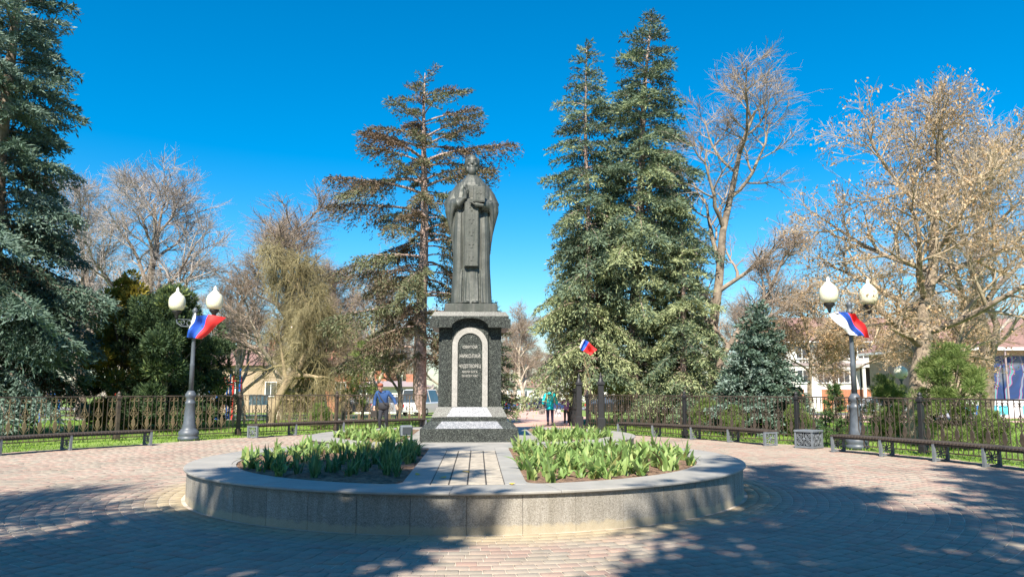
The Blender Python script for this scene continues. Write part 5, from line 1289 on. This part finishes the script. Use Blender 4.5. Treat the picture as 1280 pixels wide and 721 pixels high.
# ------------------------------------------------------------------ playground
def frame(name, loc, label, posts, bars, extra=None):
    t = empty(name, loc, 0, label, 'climbing frame')
    for x, y, h, m in posts: b = MB(); b.tube([(x, y, 0), (x, y, h)], .055, 8); b.build('upright', m, t)
    for p0, p1, m in bars: b = MB(); b.tube([p0, p1], .032, 6); b.build('crossbar', m, t)
    return t
Bm, Rm, Wm = M['paint_blue'], M['paint_red'], M['paint_white']
x0 = gxy(275, 44)
frame('climbing_frame', x0, 'blue and red climbing frame behind the left fence near the lamp', [(-.72, 0, 2.1, Bm), (-.22, 0, 2.6, Bm), (.0, 1.2, 2.6, Bm), (-.1, -.5, 2.2, Bm), (.28, 0, 2.3, Bm), (1.0, 0, 2.9, Bm), (.62, 0, 2.5, Rm), (.62, 1.2, 2.5, Rm)],
      [((-.8, 0, 2.0), (.62, 0, 2.0), Rm), ((-.72, 0, 1.2), (.28, 0, 1.2), Wm), ((.28, 0, 2.2), (1.0, 0, 2.2), Rm), ((-.22, 0, 2.3), (.0, 1.2, 2.3), Rm), ((.62, 0, 1.8), (.62, 1.2, 1.8), Rm), ((.9, 0, 2.5), (1.5, 0, 3.3), M['wood']), ((.0, 0, 1.6), (.0, 0, 2.6), Rm), ((.1, 0, .7), (.1, 0, 2.5), Rm)])
frame('climbing_frame', gxy(48, 38), 'blue climbing frame in the shade under the huge blue spruce', [(-.9, 0, 1.5, Bm), (0, 0, 1.5, Bm), (.9, 0, 1.5, Bm)], [((-.9, 0, 1.4), (.9, 0, 1.4), Bm), ((-.9, 0, .9), (.9, 0, .9), M['paint_cyan']), ((-.9, 0, .4), (.9, 0, .4), Bm)])
frame('climbing_frame', gxy(158, 40), 'red and blue ladder frame behind the yew on the left', [(-.7, 0, 1.7, Rm), (0, 0, 1.6, Bm), (.8, 0, 1.6, Bm)], [((-.7, 0, 1.5), (.8, 0, 1.5), Rm), ((0, 0, 1.0), (.8, 0, 1.0), Bm), ((-.7, 0, .6), (.8, 0, .6), Wm)])
for px, Y, l in ((318, 52, 'white notice board on posts behind the willow, left one'), (325, 54, 'white notice board on posts nearest the willow trunk')):
    t = empty('notice_board', gxy(px, Y), 0, l, 'notice board'); b = MB(); b.bbox(-.45, .45, -.03, .03, .8, 1.5, .01); b.build('board', M['paint_white'], t)
    for s in (-1, 1): b = MB(); b.tube([(s * .4, 0, 0), (s * .4, 0, .8)], .03, 6); b.build('leg', M['bench_leg'], t)

# ------------------------------------------------------------------ people
def skinmesh(chains, mat_, name, sub=1, root=0):
    """chains: list of [(point, radius), ...]; points repeated exactly are welded"""
    key = {}; vs = []; rs = []; es = set()
    for ch in chains:
        last = None
        for p, r in ch:
            k = tuple(round(c, 4) for c in p)
            if k not in key: key[k] = len(vs); vs.append(p); rs.append(r)
            i = key[k]
            if last is not None and last != i: es.add((min(i, last), max(i, last)))
            last = i
    me = bpy.data.meshes.new(name); me.from_pydata([tuple(v) for v in vs], list(es), []); o = bpy.data.objects.new(name, me); COL.objects.link(o)
    md = o.modifiers.new('skin', 'SKIN'); md.use_smooth_shade = True
    sd = me.skin_vertices[0].data if me.skin_vertices else None
    if sd is None:
        bm = bmesh.new(); bm.from_mesh(me); bm.verts.layers.skin.verify(); bm.to_mesh(me); bm.free(); sd = me.skin_vertices[0].data
    for i, r in enumerate(rs):
        rx = r if not hasattr(r, '__len__') else r[0]; ry = r if not hasattr(r, '__len__') else r[1]; sd[i].radius = (rx, ry); sd[i].use_root = (i == root)
    m2 = o.modifiers.new('sub', 'SUBSURF'); m2.levels = sub; m2.render_levels = sub
    dg = bpy.context.evaluated_depsgraph_get(); out = bpy.data.meshes.new_from_object(o.evaluated_get(dg)); bpy.data.objects.remove(o)
    out.materials.clear(); out.materials.append(mat_); out.name = name
    out.polygons.foreach_set('use_smooth', [True] * len(out.polygons)); return out
def person(loc, rz, label, h, J, top, trousers, shoes, hair, hat=None, skirt=None, coat=0, detail=True, group=None, hood=None, yoke=None):
    """built 1.75 m tall facing -Y, then scaled. J: joint overrides"""
    D = dict(pel=(0, 0, .94), ch=(0, 0, 1.30), nk=(0, 0, 1.46), hd=(0, -.01, 1.62), shL=(-.19, 0, 1.42), shR=(.19, 0, 1.42), elL=(-.26, .02, 1.14), elR=(.26, .02, 1.14), haL=(-.27, -.08, .90), haR=(.27, -.08, .90),
             hiL=(-.095, 0, .90), hiR=(.095, 0, .90), knL=(-.10, -.03, .50), knR=(.10, -.03, .50), anL=(-.10, .02, .09), anR=(.10, .02, .09)); D.update(J)
    V = {k: Vector(v) for k, v in D.items()}; t = empty('person', loc, rz, label, 'person', group); s = h / 1.75; t.scale = (s, s, s)
    mid = lambda a, b, f=.5: tuple(V[a].lerp(V[b], f)); T = lambda k: tuple(V[k])
    # body
    ch = [[(T('pel'), .10), (mid('pel', 'ch'), .11), (T('ch'), .12), (T('nk'), .05), (tuple(V['nk'].lerp(V['hd'], .5)), .05)]]
    for q in 'LR':
        ch.append([(T('ch'), .12), (T('sh' + q), .055), (T('el' + q), .042), (T('ha' + q), .03)])
        ch.append([(T('pel'), .10), (T('hi' + q), .085), (T('kn' + q), .055), (T('an' + q), .035), (tuple(V['an' + q] + Vector((0, -.12, -.045))), .03)])
        d = (V['ha' + q] - V['el' + q]).normalized(); sd = d.cross(Vector((0, 1, 0))).normalized(); pal = V['ha' + q] + d * .055
        ch.append([(T('ha' + q), .03), (tuple(pal), .032)])
        for k in range(4):
            a = pal + sd * (-.026 + .017 * k) + d * .02; ch.append([(tuple(pal), .032), (tuple(a), .010), (tuple(a + d * (.035, .042, .038, .03)[k] + Vector((0, -.008, 0))), .009), (tuple(a + d * (.06, .07, .065, .05)[k] + Vector((0, -.025, 0))), .007)])
        a = V['ha' + q] + d * .02; ch.append([(T('ha' + q), .03), (tuple(a + sd * -.035 + Vector((0, -.02, 0))), .011), (tuple(a + sd * -.045 + d * .035 + Vector((0, -.03, 0))), .009)])
    body = link('body', skinmesh(ch, M['skin'], 'body'), t)
    # head with face, part of the body's child set
    hd = V['hd']; b = MB(); b.ell(hd, (.075, .092, .115), 16, 12); b.ell(hd + Vector((0, -.02, -.06)), (.055, .06, .06), 12, 8); b.ell(hd + Vector((0, -.095, -.015)), (.014, .022, .025), 8, 6)
    for q in (-1, 1): b.ell(hd + Vector((q * .076, .0, -.01)), (.012, .02, .03), 8, 6)
    b.build('head', M['skin'], t, True)
    b = MB(); [b.ell(hd + Vector((q * .03, -.085, .012)), (.012, .008, .007), 8, 5) for q in (-1, 1)]; b.ell(hd + Vector((0, -.083, -.06)), (.024, .008, .006), 8, 5); b.build('face_features', M['leather'], t)
    b = MB(); b.ell(hd + Vector((0, .02, .03)), (.088, .098, .105), 14, 10); b.build('hair', hair, t, True)
    if hat is not None:
        b = MB(); b.ell(hd + Vector((0, .0, .075)), (.098, .108, .075), 16, 8); b.ell(hd + Vector((0, -.07, .05)), (.075, .075, .012), 12, 5); b.build('hat', hat, t, True)
    # jacket
    ch = [[(tuple(V['pel'] + Vector((0, 0, -.06))), (.16, .13)), (T('pel'), (.165, .135)), (mid('pel', 'ch'), (.165, .13)), (T('ch'), (.175, .13)), (tuple(V['ch'].lerp(V['nk'], .75)), (.10, .09))]]
    for q in 'LR': ch.append([(T('ch'), (.175, .13)), (T('sh' + q), .085), (mid('sh' + q, 'el' + q), .075), (T('el' + q), .066), (mid('el' + q, 'ha' + q, .85), .05)])
    if coat: ch.append([(tuple(V['pel'] + Vector((0, 0, -.06))), (.16, .13)), (tuple(V['pel'] + Vector((0, 0, -coat))), (.19, .16))])
    jk = link('jacket', skinmesh(ch, top, 'jacket'), t)
    if hood is not None:
        b = MB(); b.ell(V['nk'] + Vector((0, .09, -.03)), (.13, .06, .10), 14, 8); b.build('hood', hood, t, True)
    ch = [[(T('pel'), (.15, .12)), (tuple(V['pel'] + Vector((0, 0, -.05))), (.15, .12))]]
    for q in 'LR': ch.append([(tuple(V['pel'] + Vector((0, 0, -.05))), (.15, .12)), (mid('hi' + q, 'kn' + q, .25), .10), (mid('hi' + q, 'kn' + q, .6), .085), (T('kn' + q), .072), (mid('kn' + q, 'an' + q, .9), .055)])
    link('trousers', skinmesh(ch, trousers, 'trousers'), t)
    for q in 'LR': 
        b = MB(); a = V['an' + q]; b.ell(a + Vector((0, -.055, -.045)), (.048, .135, .045), 12, 8); b.tube([tuple(a + Vector((0, .02, -.02))), tuple(a + Vector((0, .02, .06)))], .048, 8); b.build('shoe', shoes, t, True)
    return t, V
def fab(n, c): 
    M[n] = mat(n, c, .85, .15, 18, bmp=.25, bdist=.004); return M[n]
c_blue = fab('jacket_blue', (.02, .065, .19)); c_dk = fab('trousers_dark', (.025, .027, .035)); c_turq = fab('jacket_turquoise', (.0, .62, .70)); c_navy = fab('trousers_navy', (.02, .025, .06)); c_pur = fab('jacket_purple', (.30, .18, .42)); c_pink = fab('cloth_pink', (.65, .38, .36)); c_wh = fab('cloth_white', (.75, .75, .75)); c_gr = fab('coat_grey', (.22, .20, .18)); c_hair = fab('hair_brown', (.10, .05, .03)); c_red = fab('cap_rust', (.30, .09, .05)); c_jean = fab('jeans', (.06, .08, .16)); c_grh = fab('hair_white', (.65, .62, .60))
c_belt = fab('pack_black', (.03, .03, .035))
p, V = person((-4.55, 27.3, 0), R(-12), 'man in a blue jacket and dark trousers walking beside the left bench, head bowed', 1.83, dict(ch=(-.03, -.05, 1.29), nk=(-.045, -.10, 1.44), hd=(-.07, -.19, 1.57), shL=(-.24, -.04, 1.39), shR=(.17, -.05, 1.40), elL=(-.33, -.02, 1.12), haL=(-.29, -.14, .88), elR=(.34, .04, 1.16), haR=(.47, -.05, .94), knL=(-.09, -.16, .52), anL=(-.10, -.02, .10), knR=(.08, .02, .50), anR=(.07, .22, .16)), c_blue, c_dk, M['leather'], c_hair, hat=c_red)
b = MB(); b.tube([(-.17, -.13, 1.40), (-.05, -.19, 1.22), (.10, -.17, 1.02), (.16, -.08, .95)], .018, 6); b.build('bag_strap', c_belt, p)
b = MB(); b.lathe([(.155, .82), (.19, .86), (.195, .98), (.175, 1.06)], 18, (-.01, -.01, 0), 1, .82); b.build('jacket_hem', c_belt, p, True)
hb = empty('hand_bag', (0, 0, 0)); hb.location = (-4.86, 27.05, .62); tag(hb, 'small black bag hanging from the hand of the man in blue', 'bag'); b = MB(); b.bbox(-.12, .12, -.05, .05, 0, .22, .02); b.build('pouch', M['leather'], hb); b = MB(); b.torus((0, 0, .24), .07, .01, 'y', 12, 5); b.build('handle', M['leather'], hb)
p, V = person((1.63, 32.9, 0), R(180), 'woman in a bright turquoise hooded jacket seen from behind at the gate', 1.68, dict(knL=(-.10, -.08, .50), anL=(-.11, -.10, .09), knR=(.10, -.02, .50), anR=(.10, .10, .13), elL=(-.30, .03, 1.14), elR=(.30, .03, 1.14), haL=(-.31, -.04, .92), haR=(.31, -.04, .90)), c_turq, c_navy, M['leather'], c_grh, hat=c_wh, hood=c_turq, coat=.16)
def handbag(x, y, z, m, label, sc=1):
    t = empty('shopping_bag', (x, y, z), 0, label, 'bag'); b = MB(); b.bbox(-.13, .13, -.05, .05, 0, .30, .015); b.build('sack', m, t)
    for s in (-1, 1): b = MB(); b.tube([(-.07, s * .03, .30), (-.05, s * .02, .42), (.05, s * .02, .42), (.07, s * .03, .30)], .008, 5); b.build('handle', m, t)
handbag(1.96, 32.85, .42, c_wh, 'white carrier bag in the right hand of the woman in turquoise'); handbag(1.27, 32.8, .52, c_gr, 'grey bag at the left side of the woman in turquoise')
person((2.36, 33.3, 0), R(160), 'child in a purple jacket and black trousers beside the gate leaf', 1.34, dict(elR=(.30, -.10, 1.2), haR=(.34, -.28, 1.28), knL=(-.10, -.08, .50)), c_pur, c_dk, c_pink, c_pink, hat=c_pink)
person((2.68, 34.2, gz(34.2)), R(190), 'person in a pink top half hidden behind the child in purple', 1.5, dict(elL=(-.30, -.12, 1.2), haL=(-.20, -.3, 1.2)), c_pink, c_dk, M['leather'], c_red)
person(gxy(639.5, 78), R(170), 'distant man in a pale top and jeans right of the pedestal', 1.74, dict(knL=(-.10, -.06, .5)), c_pink, c_jean, M['leather'], c_hair)
person(gxy(656, 80), R(75), 'distant person in a grey coat walking a small dog', 1.62, dict(knL=(-.10, -.22, .52), anL=(-.10, -.30, .10), knR=(.10, .06, .5), anR=(.10, .34, .16), haR=(.25, -.25, .95)), c_gr, c_dk, M['leather'], c_hair, coat=.3)
person(gxy(650, 81), R(60), 'distant child in white beside the dog walker', 1.25, dict(knL=(-.10, -.14, .5)), c_wh, c_wh, M['leather'], c_hair)
def dog(loc, rz, label):
    t = empty('dog', loc, rz, label, 'dog'); br = fab('fur_brown', (.12, .05, .03))
    ch = [[((-.20, 0, .30), .075), ((-.05, 0, .29), .072), ((.12, 0, .29), .095), ((.22, 0, .36), .055), ((.28, 0, .44), .055), ((.37, 0, .42), .028)], [((-.20, 0, .30), .075), ((-.30, 0, .40), .018), ((-.32, 0, .50), .012)]]
    for s in (-1, 1):
        ch.append([((.12, 0, .29), .095), ((.13, s * .06, .20), .03), ((.11, s * .06, .11), .02), ((.12, s * .06, .02), .018)])
        ch.append([((-.20, 0, .30), .075), ((-.17, s * .06, .20), .04), ((-.26, s * .06, .11), .02), ((-.22, s * .06, .02), .018)])
        ch.append([((.28, 0, .44), .055), ((.26, s * .045, .52), .015)])
    link('body', skinmesh(ch, br, 'body', 1), t)
dog(gxy(665.5, 80.5), R(10), 'small brown dog on the path beyond the gate')
